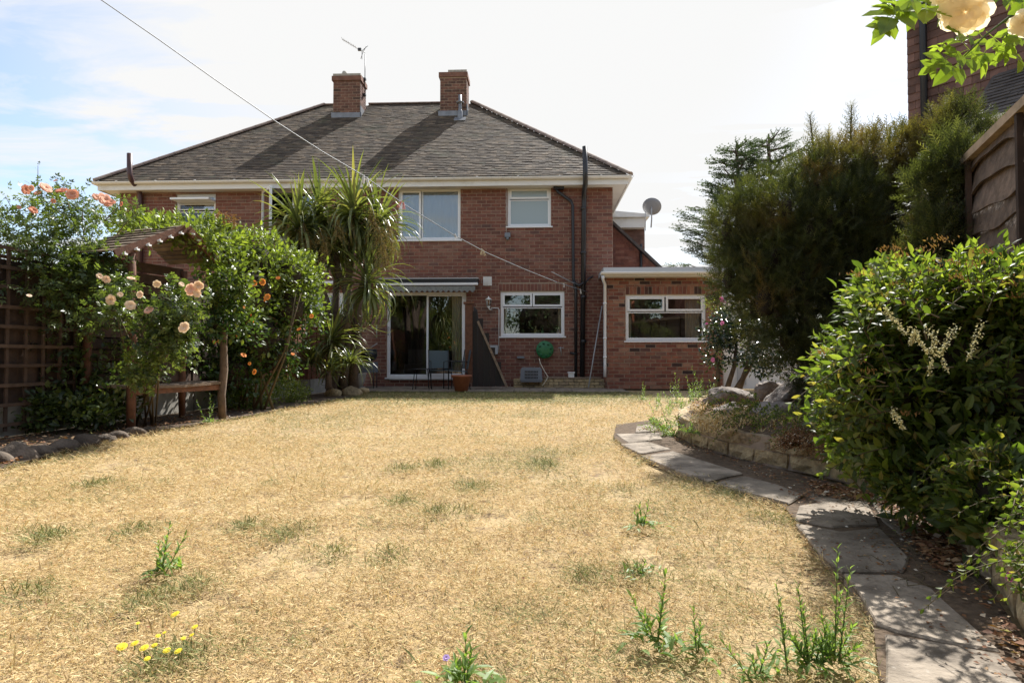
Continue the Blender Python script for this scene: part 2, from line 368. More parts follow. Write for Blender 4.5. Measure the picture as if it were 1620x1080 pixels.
m_redfence = mk('red_brown_fence', [(0, (.14, .05, .028)), (1, (.2, .075, .04))], .85, noise=(9, .3), bump=(60, .004))
m_waney = mk('waney_board', [(0, (.13, .09, .065)), (.5, (.18, .125, .092)), (1, (.24, .17, .13))], .85, noise=(16, .4), bump=(40, .01), stain=[(2.2, .5, .75, (.08, .055, .04), .6), (22, .58, .7, (.07, .045, .03), .6)])
m_cap = mk('fence_capping', (.42, .31, .21), .8, noise=(12, .25), bump=(50, .003))
m_slab = mk('paving_slab', [(0, (.24, .2, .155)), (1, (.32, .265, .205))], .9, noise=(7, .18), bump=(38, .014), stain=[(5, .42, .62, (.09, .07, .05), .8), (1.7, .5, .7, (.33, .27, .2), .6), (55, .6, .7, (.42, .38, .33), .5), (90, .6, .68, (.08, .07, .055), .6)])
m_block = mk('stone_block', [(0, (.36, .27, .15)), (.6, (.44, .34, .19)), (1, (.3, .23, .15))], .9, noise=(20, .35), bump=(30, .03), stain=(6, .5, .75, (.13, .1, .07), .6))
m_rock = mk('rockery_stone', [(0, (.2, .17, .15)), (1, (.3, .26, .23))], .92, noise=(14, .4), bump=(28, .04), stain=[(7, .46, .62, (.09, .065, .05), .8), (16, .55, .7, (.45, .4, .34), .7), (4, .55, .7, (.2, .1, .05), .5)])
m_cobble = mk('edging_stone', [(0, (.07, .052, .038)), (1, (.14, .108, .08))], .9, noise=(9, .4), bump=(25, .03), stain=(12, .5, .65, (.08, .06, .04), .6))
m_soil = mk('dry_soil', (.1, .068, .042), 1, noise=(25, .4), bump=(30, .03))
m_litter = mk('dead_leaf', [(0, (.12, .05, .022)), (.4, (.22, .095, .04)), (.8, (.34, .19, .09)), (.94, (.45, .33, .2)), (1, (.75, .72, .65))], .8, transl=.15)
GREEN_STRAW = [(0, (.12, .135, .045)), (.5, (.2, .22, .075)), (1, (.34, .33, .13))]
m_ground = mk('parched_turf', (.38, .28, .145), .98, noise=(40, .3), bump=(120, .008), stain=[(1.4, .5, .7, (.25, .15, .065), .5), (9, .54, .66, (.12, .075, .045), .7), (.8, .58, .72, (.2, .2, .08), .35)])
m_grass = mk('dry_grass', [(0, (.4, .28, .12)), (.3, (.57, .43, .2)), (.65, (.68, .53, .265)), (.9, (.75, .62, .36)), (1, (.42, .22, .09))], .75, transl=.25, mixa=('grn', GREEN_STRAW), spec=.3, tmul=(1.1, 1.05, .95))
def leafm(name, ramp, transl=.3, rough=.45, mixa=None, spec=.5): return mk(name, ramp, rough, transl=transl, mixa=mixa, spec=spec)
BRN = [(0, (.12, .06, .025)), (1, (.22, .12, .05))]
LIME = [(0, (.2, .27, .045)), (1, (.33, .4, .08))]
m_lrose = leafm('rose_leaf', [(0, (.032, .052, .02)), (.5, (.075, .11, .036)), (1, (.16, .2, .06))], .42, .32, ('grn', LIME))
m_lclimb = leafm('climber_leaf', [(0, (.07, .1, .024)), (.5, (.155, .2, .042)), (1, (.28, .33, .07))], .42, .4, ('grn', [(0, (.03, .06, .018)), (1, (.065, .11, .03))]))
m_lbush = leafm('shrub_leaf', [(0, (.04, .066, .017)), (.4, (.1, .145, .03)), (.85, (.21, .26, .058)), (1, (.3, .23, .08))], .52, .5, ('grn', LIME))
m_lover = leafm('backlit_rose_leaf', [(0, (.12, .19, .03)), (1, (.2, .27, .05))], .55, .45, ('grn', LIME))
m_yew = leafm('conifer_foliage', [(0, (.028, .036, .015)), (.35, (.058, .068, .027)), (.7, (.11, .12, .045)), (1, (.2, .19, .07))], .4, .55, ('grn', [(0, (.13, .08, .03)), (1, (.3, .19, .07))]), .3)
m_cedar = leafm('cedar_needles', [(0, (.05, .08, .05)), (1, (.1, .14, .085))], .2, .7, None, .3)
m_cord = leafm('cordyline_leaf', [(0, (.08, .1, .04)), (.6, (.14, .165, .06)), (.9, (.22, .24, .09)), (1, (.3, .27, .12))], .35, .32, ('grn', [(0, (.13, .1, .04)), (1, (.22, .18, .08))]))
m_pan = mk('panicle', [(0, (.2, .14, .05)), (1, (.32, .25, .1))], .8, transl=.2)
m_camel = leafm('dark_glossy_leaf', [(0, (.015, .035, .015)), (1, (.04, .07, .028))], .15, .22, ('grn', LIME), .8)
m_weed = leafm('weed_leaf', [(0, (.14, .22, .06)), (1, (.24, .34, .11))], .45, .5, ('grn', BRN))
m_hedge = leafm('hedge_leaf', [(0, (.03, .055, .018)), (1, (.07, .11, .035))], .2, .6)
m_stem = mk('plant_stem', [(0, (.1, .085, .04)), (1, (.14, .1, .055))], .8)
m_gstem = mk('green_stem', (.1, .16, .05), .7, transl=.1)
m_bark = mk('bark', (.11, .08, .06), .95, noise=(14, .4), bump=(30, .02))
m_twig = mk('dark_twig_core', (.03, .022, .014), 1, noise=(9, .5), bump=(9, .05))
m_peach = mk('peach_petal', [(0, (.78, .34, .2)), (.5, (.82, .44, .28)), (1, (.86, .56, .4))], .7, transl=.35, tmul=(1.1, 1.05, .95))
m_pale = mk('pale_peach_petal', [(0, (.88, .66, .44)), (.5, (.9, .76, .56)), (1, (.88, .58, .42))], .7, transl=.35, tmul=(1.1, 1.05, .95))
m_orange = mk('orange_petal', [(0, (.85, .3, .05)), (1, (.88, .42, .1))], .7, transl=.3, tmul=(1.1, 1.05, .95))
m_cream = mk('cream_petal', [(0, (.94, .91, .8)), (1, (.93, .82, .6))], .7, transl=.45, tmul=(1.1, 1.05, .95))
m_pink = mk('pink_petal', [(0, (.62, .12, .3)), (1, (.7, .22, .45))], .7, transl=.3, tmul=(1.1, 1.05, .95))
m_yellow = mk('yellow_petal', (.85, .68, .03), .7, transl=.2, tmul=(1.1, 1.05, .95))
m_deadfl = mk('spent_flower', [(0, (.3, .16, .06)), (1, (.4, .24, .1))], .9, transl=.15)
m_creamfl = mk('cream_flower_spike', [(0, (.6, .56, .33)), (1, (.42, .4, .2))], .8, transl=.25, tmul=(1.1, 1.05, .95))
m_pegw = mk('white_peg', (.7, .7, .68), .5); m_pegr = mk('pink_peg', (.7, .25, .2), .5); m_pegy = mk('wood_peg', (.6, .5, .3), .6)
m_line = mk('washing_line_cord', (.2, .23, .27), .5)
m_navy = mk('faded_cushion', (.09, .12, .13), .8)
m_sofa = mk('grey_sofa', (.16, .15, .14), .9)
m_wtile = mk('hung_tile', [(0, (.1, .055, .042)), (.5, (.15, .08, .06)), (1, (.2, .11, .085))], .85, noise=(6, .25), bump=(40, .005))
m_slate = mk('dark_roof_tile', [(0, (.06, .05, .045)), (1, (.1, .085, .075))], .85, noise=(6, .25))
m_white = mk('white_paint', (.75, .75, .73), .6, noise=(4, .06))

# ------------------------------------------------------------------ brickwork and tiles
def brickwork(parent, O, U, Nn, W, H, openings, mat, nobj=300, soldiers=(), seed=3, bp=.24, ch=.086, phase=0.):
    """bricks proud of the mortar wall; O lower-left corner of the face, U along, Nn outwards"""
    r = random.Random(seed); O = Vector(O); U = Vector(U).normalized(); Nn = Vector(Nn).normalized(); J = .014; items = []
    cut = list(openings) + [s_[:4] for s_ in soldiers]
    ncs = int(H / ch) + 1
    for i in range(ncs):
        v0, v1 = i * ch + J / 2, min(H, (i + 1) * ch) - J / 2
        if v1 - v0 < .02: continue
        ed = sorted({0., W} | {e for o in cut for e in o[:2] if o[2] < v1 and o[3] > v0 and 0 < e < W})
        for a, b in zip(ed[:-1], ed[1:]):
            m_ = (a + b) / 2; lo, hi = v0, v1
            for o in cut:
                if o[0] < m_ < o[1] and o[2] < hi and o[3] > lo:
                    if o[2] > lo + .02: hi = o[2] - .002
                    elif o[3] < hi - .02: lo = o[3] + .002
                    else: lo = hi
            if hi - lo < .018: continue
            k = math.floor((a - phase) / bp) - 1; off = phase + (i % 2) * bp / 2
            while off + k * bp < b:
                x0, x1 = max(a, off + k * bp) + J / 2, min(b, off + (k + 1) * bp) - J / 2; k += 1
                if x1 - x0 > .02: items.append((x0, x1, lo, hi))
    for (a, b, c, d) in soldiers:
        n = round((b - a) / ch)
        for k in range(n): x = a + (b - a) * k / n; items.append((x + J / 2, x + (b - a) / n - J / 2, c + J / 2, d - J / 2))
    full = [q for q in items if abs(q[1] - q[0] - (bp - J)) < .002 and abs(q[3] - q[2] - (ch - J)) < .002]
    full.sort(key=lambda q: (O + U * (q[0] + q[1]) / 2 + Vector((0, 0, 1)) * q[2] - EYE).length)
    ob = set(full[:nobj]); mb = MB(); mes = []
    for k in range(5):
        q = MB(); hw, hh = (bp - J) / 2, (ch - J) / 2; j = lambda: r.uniform(-.002, .002)
        vs = [(-hw + j(), -.03, -hh + j()), (hw + j(), -.03, -hh + j()), (hw + j(), -.03, hh + j()), (-hw + j(), -.03, hh + j())]
        vs += [(x * .985, .008 + r.uniform(-.001, .0015), z * .97) for x, y, z in vs]
        me = base_mesh('brick', vs, [(0, 1, 2, 3), (4, 7, 6, 5), (0, 4, 5, 1), (1, 5, 6, 2), (2, 6, 7, 3), (3, 7, 4, 0)], mat); mes.append(me)
    Rm = np.array([[U.x, Nn.x, 0], [U.y, Nn.y, 0], [0, 0, 1.]])
    if U.cross(Nn).z < 0: flip = -1; Rm[:, 0] *= -1
    for q in items:
        c = O + U * (q[0] + q[1]) / 2 + Vector((0, 0, (q[2] + q[3]) / 2))
        if q in ob: inst('brick', mes[r.randrange(5)], parent, c, Rm)
        else:
            pr = .0075 + r.uniform(-.0012, .0012)
            mb.obox(c + Nn * (pr - .03) / 2, U * (q[1] - q[0]) / 2, Nn * (pr + .03) / 2, Vector((0, 0, (q[3] - q[2]) / 2)), r.random())
    return mb.build('brick_courses', mat, parent, 'stuff')
def wall_mesh(mb, O, U, Nn, W, H, openings, th=.24):
    O = Vector(O); U = Vector(U).normalized(); Nn = Vector(Nn).normalized(); zs = sorted({0., H} | {e for o in openings for e in o[2:4] if 0 < e < H})
    for z0, z1 in zip(zs[:-1], zs[1:]):
        xs = [0.]; act = sorted(o for o in openings if o[2] < z1 - 1e-6 and o[3] > z0 + 1e-6)
        for o in act: xs += [max(0, o[0]), min(W, o[1])]
        xs.append(W)
        for a, b in zip(xs[::2], xs[1::2]):
            if b - a > 1e-4: mb.obox(O + U * (a + b) / 2 - Nn * th / 2 + Vector((0, 0, (z0 + z1) / 2)), U * (b - a) / 2, Nn * th / 2, Vector((0, 0, (z1 - z0) / 2)), .5)
def tiled(parent, O, U, S, Nn, span, gauge, tw, th, mat, nobj, name='tile', stuff='tile_courses', L_=1.45, lift=.02, seed=5, key=None):
    """span(i) -> (u0,u1) or list of them of course i, S up the slope"""
    r = random.Random(seed); O, U, S, Nn = (Vector(a) for a in (O, U, S, Nn)); items = []
    i = 0
    while True:
        sp = span(i)
        if sp is None: break
        for (a, b) in sp:
            k = math.floor(a / tw) - 1; off = (i % 2) * tw / 2
            while off + k * tw < b:
                x0, x1 = max(a, off + k * tw), min(b, off + (k + 1) * tw); k += 1
                if x1 - x0 > .02: items.append((i, x0 + .0015, x1 - .0015))
        i += 1
    tl = gauge * L_; full = [q for q in items if abs(q[2] - q[1] - tw + .003) < .001]
    full.sort(key=lambda q: (O + U * (q[1] + q[2]) / 2 + S * q[0] * gauge - EYE).length); ob = set(full[:nobj])
    def geo(hw, j):
        t0 = lift + j[0]; t1 = .004; return [(-hw, 0, t0 - th), (hw, 0, t0 - th + j[1]), (hw, tl, t1 - th), (-hw, tl, t1 - th), (-hw, j[2], t0), (hw, j[3], t0 + j[1]), (hw, tl, t1), (-hw, tl, t1)]
    FS = [(0, 3, 2, 1), (4, 5, 6, 7), (0, 1, 5, 4), (1, 2, 6, 5), (2, 3, 7, 6), (3, 0, 4, 7)]
    jit = lambda: (r.uniform(-.003, .004), r.uniform(-.004, .004), r.uniform(-.004, .004), r.uniform(-.004, .004))
    mes = [base_mesh(name, geo((tw - .003) / 2, jit()), FS, mat) for _ in range(6)]
    Rm = np.array([[U.x, S.x, Nn.x], [U.y, S.y, Nn.y], [U.z, S.z, Nn.z]]); mb = MB()
    for q in items:
        c = O + U * (q[1] + q[2]) / 2 + S * q[0] * gauge
        if q in ob: inst(name, mes[r.randrange(6)], parent, c, Rm)
        else: mb.add([c + U * x + S * y + Nn * z for x, y, z in geo((q[2] - q[1]) / 2, jit())], FS, r.random())
    if mb.v: mb.build(stuff, mat, parent, 'stuff')

def window(parent, x0, x1, z0, z1, Y, spec, name='window', glass=None, sill=True, rec=.045, label=None):
    """spec: list of (fx0, fx1, fz0, fz1, kind) panes in fractions; kind 's' = opening sash with its own thicker frame, 'f' = fixed"""
    f = .05; mb = MB(); y0, y1 = Y + rec, Y + rec + .07; W, H = x1 - x0, z1 - z0
    mb.box((x0, y0, z0), (x0 + f, y1, z1)); mb.box((x1 - f, y0, z0), (x1, y1, z1))
    mb.box((x0 + f, y0, z0), (x1 - f, y1, z0 + f)); mb.box((x0 + f, y0, z1 - f), (x1 - f, y1, z1))
    w = mb.build(name, m_upvc, parent, label=label); xi0, xi1, zi0, zi1 = x0 + f, x1 - f, z0 + f, z1 - f
    for i, (a, b, c, d, k) in enumerate(spec):
        X0, X1, Z0, Z1 = xi0 + (xi1 - xi0) * a, xi0 + (xi1 - xi0) * b, zi0 + (zi1 - zi0) * c, zi0 + (zi1 - zi0) * d
        g = .024 if k == 'f' else .048; yy = y0 + (.012 if k == 'f' else -.012)
        q = MB(); q.box((X0 + .001, yy, Z0), (X0 + g, yy + .05, Z1)); q.box((X1 - g, yy, Z0), (X1 - .001, yy + .05, Z1))
        q.box((X0 + g, yy, Z0 + .001), (X1 - g, yy + .05, Z0 + g)); q.box((X0 + g, yy, Z1 - g), (X1 - g, yy + .05, Z1 - .001))
        q.build('sash', m_upvc, w)
        q = MB(); q.box((X0 + g, yy + .02, Z0 + g), (X1 - g, yy + .026, Z1 - g)); q.build('pane', glass or m_glass, w)
    if sill:
        q = MB(); q.box((x0 - .04, Y - .05, z0 - .035), (x1 + .04, y0 + .04, z0 - .002)); q.build('sill', m_upvc, w)
    return w
def curtain(parent, x0, x1, z0, z1, Y, mat, waves=8, amp=.03, name='curtain'):
    n = max(8, int((x1 - x0) * waves * 8)); V = []; F = []
    for i in range(n + 1):
        t = i / n; x = x0 + (x1 - x0) * t; y = Y + amp * math.sin(t * (x1 - x0) * waves * 6.283) + amp * .4 * math.sin(t * 17)
        V += [(x, y, z0), (x, y, z1)]
    for i in range(n): F.append((2 * i, 2 * i + 2, 2 * i + 3, 2 * i + 1))
    m = MB(); m.add(V, F, smooth=True); return m.build(name, mat, parent)
def room(parent, x0, x1, z0, z1, Y, mat, depth=3.2):
    m = MB(); a = (x0, Y, z0); b = (x1, Y + depth, z1)
    v = [(x, y, z) for z in (z0, z1) for (x, y) in ((x0, Y), (x1, Y), (x1, Y + depth), (x0, Y + depth))]
    m.add(v, [(0, 1, 2, 3), (4, 7, 6, 5), (1, 5, 6, 2), (2, 6, 7, 3), (3, 7, 4, 0)]); return m.build('room_interior', mat, parent)

# ------------------------------------------------------------------ ground
def poly_obj(name, pts, z, mat, kind='structure', th=None, parent=None):
    m = MB(); n = len(pts)
    if th: m.prism([(p[0], p[1], z - th) for p in pts], (0, 0, th))
    else: m.add([(p[0], p[1], z) for p in pts], [list(range(n))])
    return m.build(name, mat, parent, kind)
poly_obj('ground', [(-600, -300), (600, -300), (600, 900), (-600, 900)], -.03, m_ground)
YF = 15.0
XL, XR = P(185, 565, YF).x, P(970, 565, YF).x
def fx(px, Y=YF): return P(px, 565, Y).x
def fz(py, Y=YF, px=760): return P(px, py, Y).z

# ------------------------------------------------------------------ the pair of semi-detached houses
HC = ((XL + XR) / 2, YF, 0)
house = thing('brick_house', 'pair of semi-detached red brick houses under one brown tiled hipped roof', 'house', HC)
ZT = fz(297); HW = XR - XL
def op(px0, px1, py0, py1, Y=YF, x0=None): xo = XL if x0 is None else x0; return (fx(px0, Y) - xo, fx(px1, Y) - xo, fz(py1, Y), fz(py0, Y))
O_ = dict(w1=op(275, 338, 302, 372), w2=op(411, 512, 297, 375), w3=op(629, 728, 297, 379), w4=op(803, 872, 296, 359), door=op(612, 737, 462, 597), w5=op(792, 893, 461, 532),
          ndoor=op(417, 542, 462, 597), nkit=op(262, 362, 461, 532))
sold = [(O_['w5'][0] - .05, O_['w5'][1] + .05, O_['w5'][3] + .003, O_['w5'][3] + .19), (O_['nkit'][0], O_['nkit'][1], O_['nkit'][3] + .003, O_['nkit'][3] + .19)]
mb = MB(); wall_mesh(mb, (XL, YF, 0), (1, 0, 0), (0, -1, 0), HW, ZT, list(O_.values()))
wall = mb.build('wall', m_mortar, house)
brickwork(wall, (XL, YF, 0), (1, 0, 0), (0, -1, 0), HW, ZT, list(O_.values()), m_brick, 300, sold, phase=-.07)
HD = 7.8
for nm, O, U, Nn, W in (('side_wall', (XR, YF, 0), (0, 1, 0), (1, 0, 0), HD), ('side_wall', (XL, YF + HD, 0), (0, -1, 0), (-1, 0, 0), HD), ('rear_wall', (XR, YF + HD, 0), (-1, 0, 0), (0, 1, 0), HW)):
    mb = MB(); O2 = Vector(O) + Vector(U) * (.242 if nm == 'side_wall' else 0); W2 = W - (.484 if nm == 'side_wall' else 0)
    wall_mesh(mb, O2, U, Nn, W2, ZT, []); w_ = mb.build(nm, m_mortar, house)
    if nm == 'side_wall': brickwork(w_, O, U, Nn, W, ZT, [], m_brick, 0, seed=9)
    else: brickwork(w_, O, U, Nn, W, ZT, [], m_brick, 0, seed=19)
def wx(k): o = O_[k]; return XL + o[0], XL + o[1], o[2], o[3]
w = window(house, *wx('w1'), YF, [(0, 1, 0, .62, 'f'), (0, 1, .66, .82, 'f'), (0, 1, .84, 1, 'f')])
x0, x1, z0, z1 = wx('w1'); q = MB(); zz = fz(314, YF - .25, 290); q.box((x0 + .02, YF - .3, zz - .03), (x1 - .02, YF + .03, zz + .015)); q.build('open_top_sash', m_upvc, w, label='white top-hung sash standing open')
# window 2: left light stands open
x0, x1, z0, z1 = wx('w2'); w = window(house, x0, x1, z0, z1, YF, [(.5, 1, 0, 1, 'f')])
q = MB(); q.box((x0 + (x1 - x0) * .48, YF + .045, z0 + .05), (x0 + (x1 - x0) * .52, YF + .1, z1 - .05)); q.build('mullion', m_upvc, w)
hn = Vector((x0 + .03, YF - .005, 0)); e = Vector((x0 + .47, YF - .5, 0)); s = MB()
for a, b in (((z0 + .02), (z0 + .09)), ((z1 - .09), (z1 - .02))): s.bar(hn + Vector((0, 0, (a + b) / 2)), e + Vector((0, 0, (a + b) / 2)), .05, .07)
dd = (e - hn).normalized()
for c in (hn + dd * .035, e - dd * .035): s.bar(c + Vector((0, 0, z0 + .09)), c + Vector((0, 0, z1 - .09)), .07, .05, up=dd.cross(Vector((0, 0, 1))))
s.build('open_casement', m_upvc, w, label='white side-hung casement standing open')
q = MB(); q.bar(hn + dd * .07 + Vector((0, 0, (z0 + z1) / 2)), e - dd * .07 + Vector((0, 0, (z0 + z1) / 2)), .008, z1 - z0 - .18); q.build('pane', m_glass, w)
w3 = window(house, *wx('w3'), YF, [(0, .35, 0, 1, 's'), (.37, 1, 0, 1, 'f')]); x0, x1, z0, z1 = wx('w3')
curtain(w3, x0 + .03, x1 - .03, z0 + .03, z1 - .03, YF + .128, m_curt, 7, .01)
window(house, *wx('w4'), YF, [(0, 1, .72, 1, 's'), (0, 1, 0, .7, 'f')], glass=m_obsc)
w5 = window(house, *wx('w5'), YF, [(0, .495, .68, 1, 's'), (.505, 1, .68, 1, 's'), (0, 1, 0, .66, 'f')]); x0, x1, z0, z1 = wx('w5')
curtain(w5, x0 + .04, x0 + .14, z0 + .03, z1 - .4, YF + .2, m_curt2, 20, .015); curtain(w5, x1 - .14, x1 - .04, z0 + .03, z1 - .4, YF + .2, m_curt2, 20, .015)
window(house, *wx('nkit'), YF, [(0, .495, .68, 1, 's'), (.505, 1, .68, 1, 's'), (0, 1, 0, .66, 'f')])
d1 = window(house, *wx('door'), YF, [(0, .52, 0, 1, 'f'), (.5, 1, 0, 1, 's')], name='patio_door', rec=.03); x0, x1, z0, z1 = wx('door')
curtain(d1, x1 - .38, x1 - .07, z0 + .05, z1 - .03, YF + .25, m_curt2, 14, .03)
q = MB(); q.box((x0 + .02, YF + .0, fz(530)), (x0 + .05, YF + .03, fz(516))); q.build('handle', m_grey, d1)
q = MB(); q.box((x0 + .08, YF - .06, z0 - .06), (x1 - .08, YF + .02, z0 - .036)); q.build('threshold', m_conc, d1)
window(house, *wx('ndoor'), YF, [(0, .5, 0, 1, 's'), (.48, 1, 0, 1, 'f')], name='patio_door', rec=.03)
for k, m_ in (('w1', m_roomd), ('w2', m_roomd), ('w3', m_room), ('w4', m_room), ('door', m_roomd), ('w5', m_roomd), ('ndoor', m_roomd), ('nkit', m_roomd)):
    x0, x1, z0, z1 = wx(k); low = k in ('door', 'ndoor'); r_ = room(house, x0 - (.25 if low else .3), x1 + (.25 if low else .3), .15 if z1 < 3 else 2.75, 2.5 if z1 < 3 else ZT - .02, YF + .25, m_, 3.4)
# things seen in the rooms
x0, x1, z0, z1 = wx('door'); q = MB(); q.box((x0 + .1, YF + 1.5, .16), (x0 + 1.05, YF + 2.2, .55)); q.box((x0 + .1, YF + 2.0, .55), (x0 + 1.05, YF + 2.25, .95)); q.box((x0 + 1.05, YF + 1.5, .16), (x0 + 1.2, YF + 2.25, .7))
tag(q.build('sofa', m_sofa), 'grey sofa seen through the sliding patio door', 'sofa')
x0, x1, z0, z1 = wx('w5')
for k, (u, h, m_, lab) in enumerate(((.2, .14, m_white, 'small white bottle on the kitchen window sill, leftmost'), (.55, .24, m_creamfl, 'tall pale bottle in the middle of the kitchen window sill'), (.66, .2, m_greenp, 'green bottle on the kitchen window sill'), (.9, .16, m_white, 'rounded white jar at the right end of the kitchen window sill'))):
    q = MB(); q.lathe([(0, 0), (.04, 0), (.042, h * .6), (.018, h * .75), (.018, h), (0, h)], (x0 + (x1 - x0) * u, YF + .17, z0 + .02), 12); tag(q.build('bottle', m_), lab, 'bottle', 'bottles on the kitchen window sill')
# awning over the patio door
aw = MB(); a0, a1 = fx(600, 14.8), fx(756, 14.8); aw.box((a0, 14.72, fz(448, 14.8)), (a1, 14.985, fz(442, 14.8))); awn = aw.build('awning', m_darkmetal, house)
q = MB(); q.box((a0 - .02, 14.6, fz(452, 14.8)), (a1 + .01, 14.72, fz(448.5, 14.8))); q.build('front_bar', m_upvc, awn)
q = MB(); za, zb = fz(452.3, 14.65), fz(461, 14.65); n = 18
top = [(a0 + .05 + (a1 - a0 - .1) * i / (n * 6), 14.62, zb + .028 * math.cos(i / 6 * 6.283) - .0) for i in range(n * 6 + 1)]
q.prism([(a0 + .05, 14.62, za)] + top + [(a1 - .05, 14.62, za)], (0, .008, 0)); q.build('valance', m_awnc, awn)
q = MB(); q.box((a0 - .03, 14.68, fz(441.5, 14.8)), (a1 + .02, 14.99, fz(440, 14.8))); q.build('awning_cover', m_grey, awn)
a0, a1 = fx(425, 14.8), fx(548, 14.8); aw = MB(); aw.box((a0, 14.6, fz(449, 14.8)), (a1, 14.985, fz(445, 14.8))); tag(aw.build('awning', m_upvc, house), 'white awning box above the left patio door')
# roof
EY, EZ, RZ = YF - .38, fz(279, YF - .38), fz(162.5, YF + 3.9); RY = YF + 3.9; EXL, EXR = XL - .38, XR + .38; run = RY - EY
RXL, RXR = EXL + run, EXR - run; EY2 = RY + run
S = Vector((0, run, RZ - EZ)); SL = S.length; S.normalize(); NN = Vector((0, -S.z, S.y))
mb = MB(); dz = -.03
mb.add([(EXL, EY, EZ + dz), (EXR, EY, EZ + dz), (EXR, EY2, EZ + dz), (EXL, EY2, EZ + dz), (RXL, RY, RZ + dz), (RXR, RY, RZ + dz)], [(0, 1, 5, 4), (1, 2, 5), (2, 3, 4, 5), (3, 0, 4), (3, 2, 1, 0)])
roof = mb.build('roof', m_roofback, house)
ga = .105; ncs = int(SL / ga)
CH = []      # chimneys: X0,X1,Yfront,Yback,ztop
for (a, b, t) in ((524, 567, 113.5), (695, 737, 111)): CH.append((fx(a, 18), fx(b, 18), 18.0, 18.6, fz(t, 18)))
def span(i):
    if i >= ncs: return None
    s_ = i * ga; y = EY + S.y * (s_ + .03); t = ((s_ + .13) * S.y); a, b = EXL + t, EXR - t
    segs = [(a, b)]
    for c in CH:
        if y + .05 > c[2] - .02:
            ns = []
            for (p_, q_) in segs:
                if c[0] - .03 > p_: ns.append((p_, min(q_, c[0] - .03)))
                if c[1] + .03 < q_: ns.append((max(p_, c[1] + .03), q_))
            segs = ns
    return [(p_ - HC[0], q_ - HC[0]) for p_, q_ in segs]
tiled(roof, (HC[0], EY, EZ), (1, 0, 0), S, NN, span, ga, .168, .012, m_tile, 300)
for sgn, XE, XRr in ((1, EXR, RXR), (-1, EXL, RXL)):      # hip slopes to the sides
    U_ = Vector((0, sgn, 0)); S2 = Vector((-sgn * run, 0, RZ - EZ)).normalized(); N2 = Vector((sgn * S2.z, 0, abs(S2.x)))
    hwid = run
    def span2(i):
        if i >= ncs // 2: return None
        t = (i * 2 + 2.6) * ga * S.y; return [(-hwid + t, hwid - t)] if hwid - t > .1 else None
    tiled(roof, (XE, RY, EZ), U_, S2, N2, span2, ga * 2, .336, .012, m_tile, 0, seed=11)
def ridge(parent, a, b, r=.085, seg=.42):
    a, b = Vector(a), Vector(b); n = max(1, round((b - a).length / seg)); d = (b - a) / n; dn = d.normalized(); x = dn.cross(Vector((0, 0, 1))).normalized(); z = x.cross(dn)
    V = []; k = 6
    for e, rr in ((0.0, r * 1.02), (.985, r * .99)):
        for i in range(k + 1): t = math.pi * i / k; V.append((math.cos(t) * rr, e * d.length, math.sin(t) * rr * .75))
    F = [(i, i + 1, k + 2 + i, k + 1 + i) for i in range(k)] + [tuple(range(k, -1, -1)), tuple(range(k + 1, 2 * k + 2))]
    me = base_mesh('ridge_tile', V, F, m_hip); Rm = np.array([[x.x, dn.x, z.x], [x.y, dn.y, z.y], [x.z, dn.z, z.z]])
    for i in range(n): inst('ridge_tile', me, parent, a + d * i, Rm)
ridge(roof, (RXL, RY, RZ - .01), (CH[0][0] - .02, RY, RZ - .01)) if CH[0][0] - RXL > .3 else None
ridge(roof, (CH[0][1] + .02, RY, RZ - .01), (CH[1][0] - .02, RY, RZ - .01)); ridge(roof, (CH[1][1] + .02, RY, RZ - .01), (RXR, RY, RZ - .01))
for (ex, rx) in ((EXL, RXL), (EXR, RXR)):
    for ey in (EY, EY2): ridge(roof, (ex, ey, EZ - .01), (rx, RY, RZ + .005), .105)
# chimneys
for i, (a, b, y0, y1, zt) in enumerate(CH):
    zb = RZ - 1.0; m = MB(); m.box((a, y0, zb), (b, y1, zt - .1)); ch = m.build('chimney', m_mortar, house, label='chimney stack with television aerial' if i == 0 else 'chimney stack with uneven cap')
    brickwork(ch, (a, y0, zb), (1, 0, 0), (0, -1, 0), b - a, zt - .2 - zb, [], m_brickd, 60, seed=21 + i)
    brickwork(ch, (b, y0, zb), (0, 1, 0), (1, 0, 0), y1 - y0, zt - .2 - zb, [], m_brickd, 0, seed=25 + i)
    m = MB(); m.box((a - .04, y0 - .04, zt - .2), (b + .04, y1 + .04, zt - .06)); m.build('oversailing_course', m_brickd, ch)
    m = MB(); m.box((a - .01 + (0 if i == 0 else .25), y0 - .01, zt - .06), (b + .01, y1 + .01, zt + .02)); m.build('mortar_flaunching', m_conc, ch)
    m = MB(); fzb = EZ + (y0 - EY) * (RZ - EZ) / run; m.box((a - .05, y0 - .03, fzb - .05), (b + .05, y0 - .011, fzb + .14)); m.box((b + .011, y0 - .03, fzb), (b + .03, RY, fzb + .34)); m.build('flashing', m_lead, ch)
    cxp = fx(541 if i == 0 else 729.5, 18.2); m = MB(); m.lathe([(.0, 0), (.075, 0), (.08, .15 if i == 0 else .09), (.06, .2 if i == 0 else .12), (0, .22 if i == 0 else .13)], (cxp, 18.25, zt + .0), 12); m.build('chimney_pot', m_conc, ch)
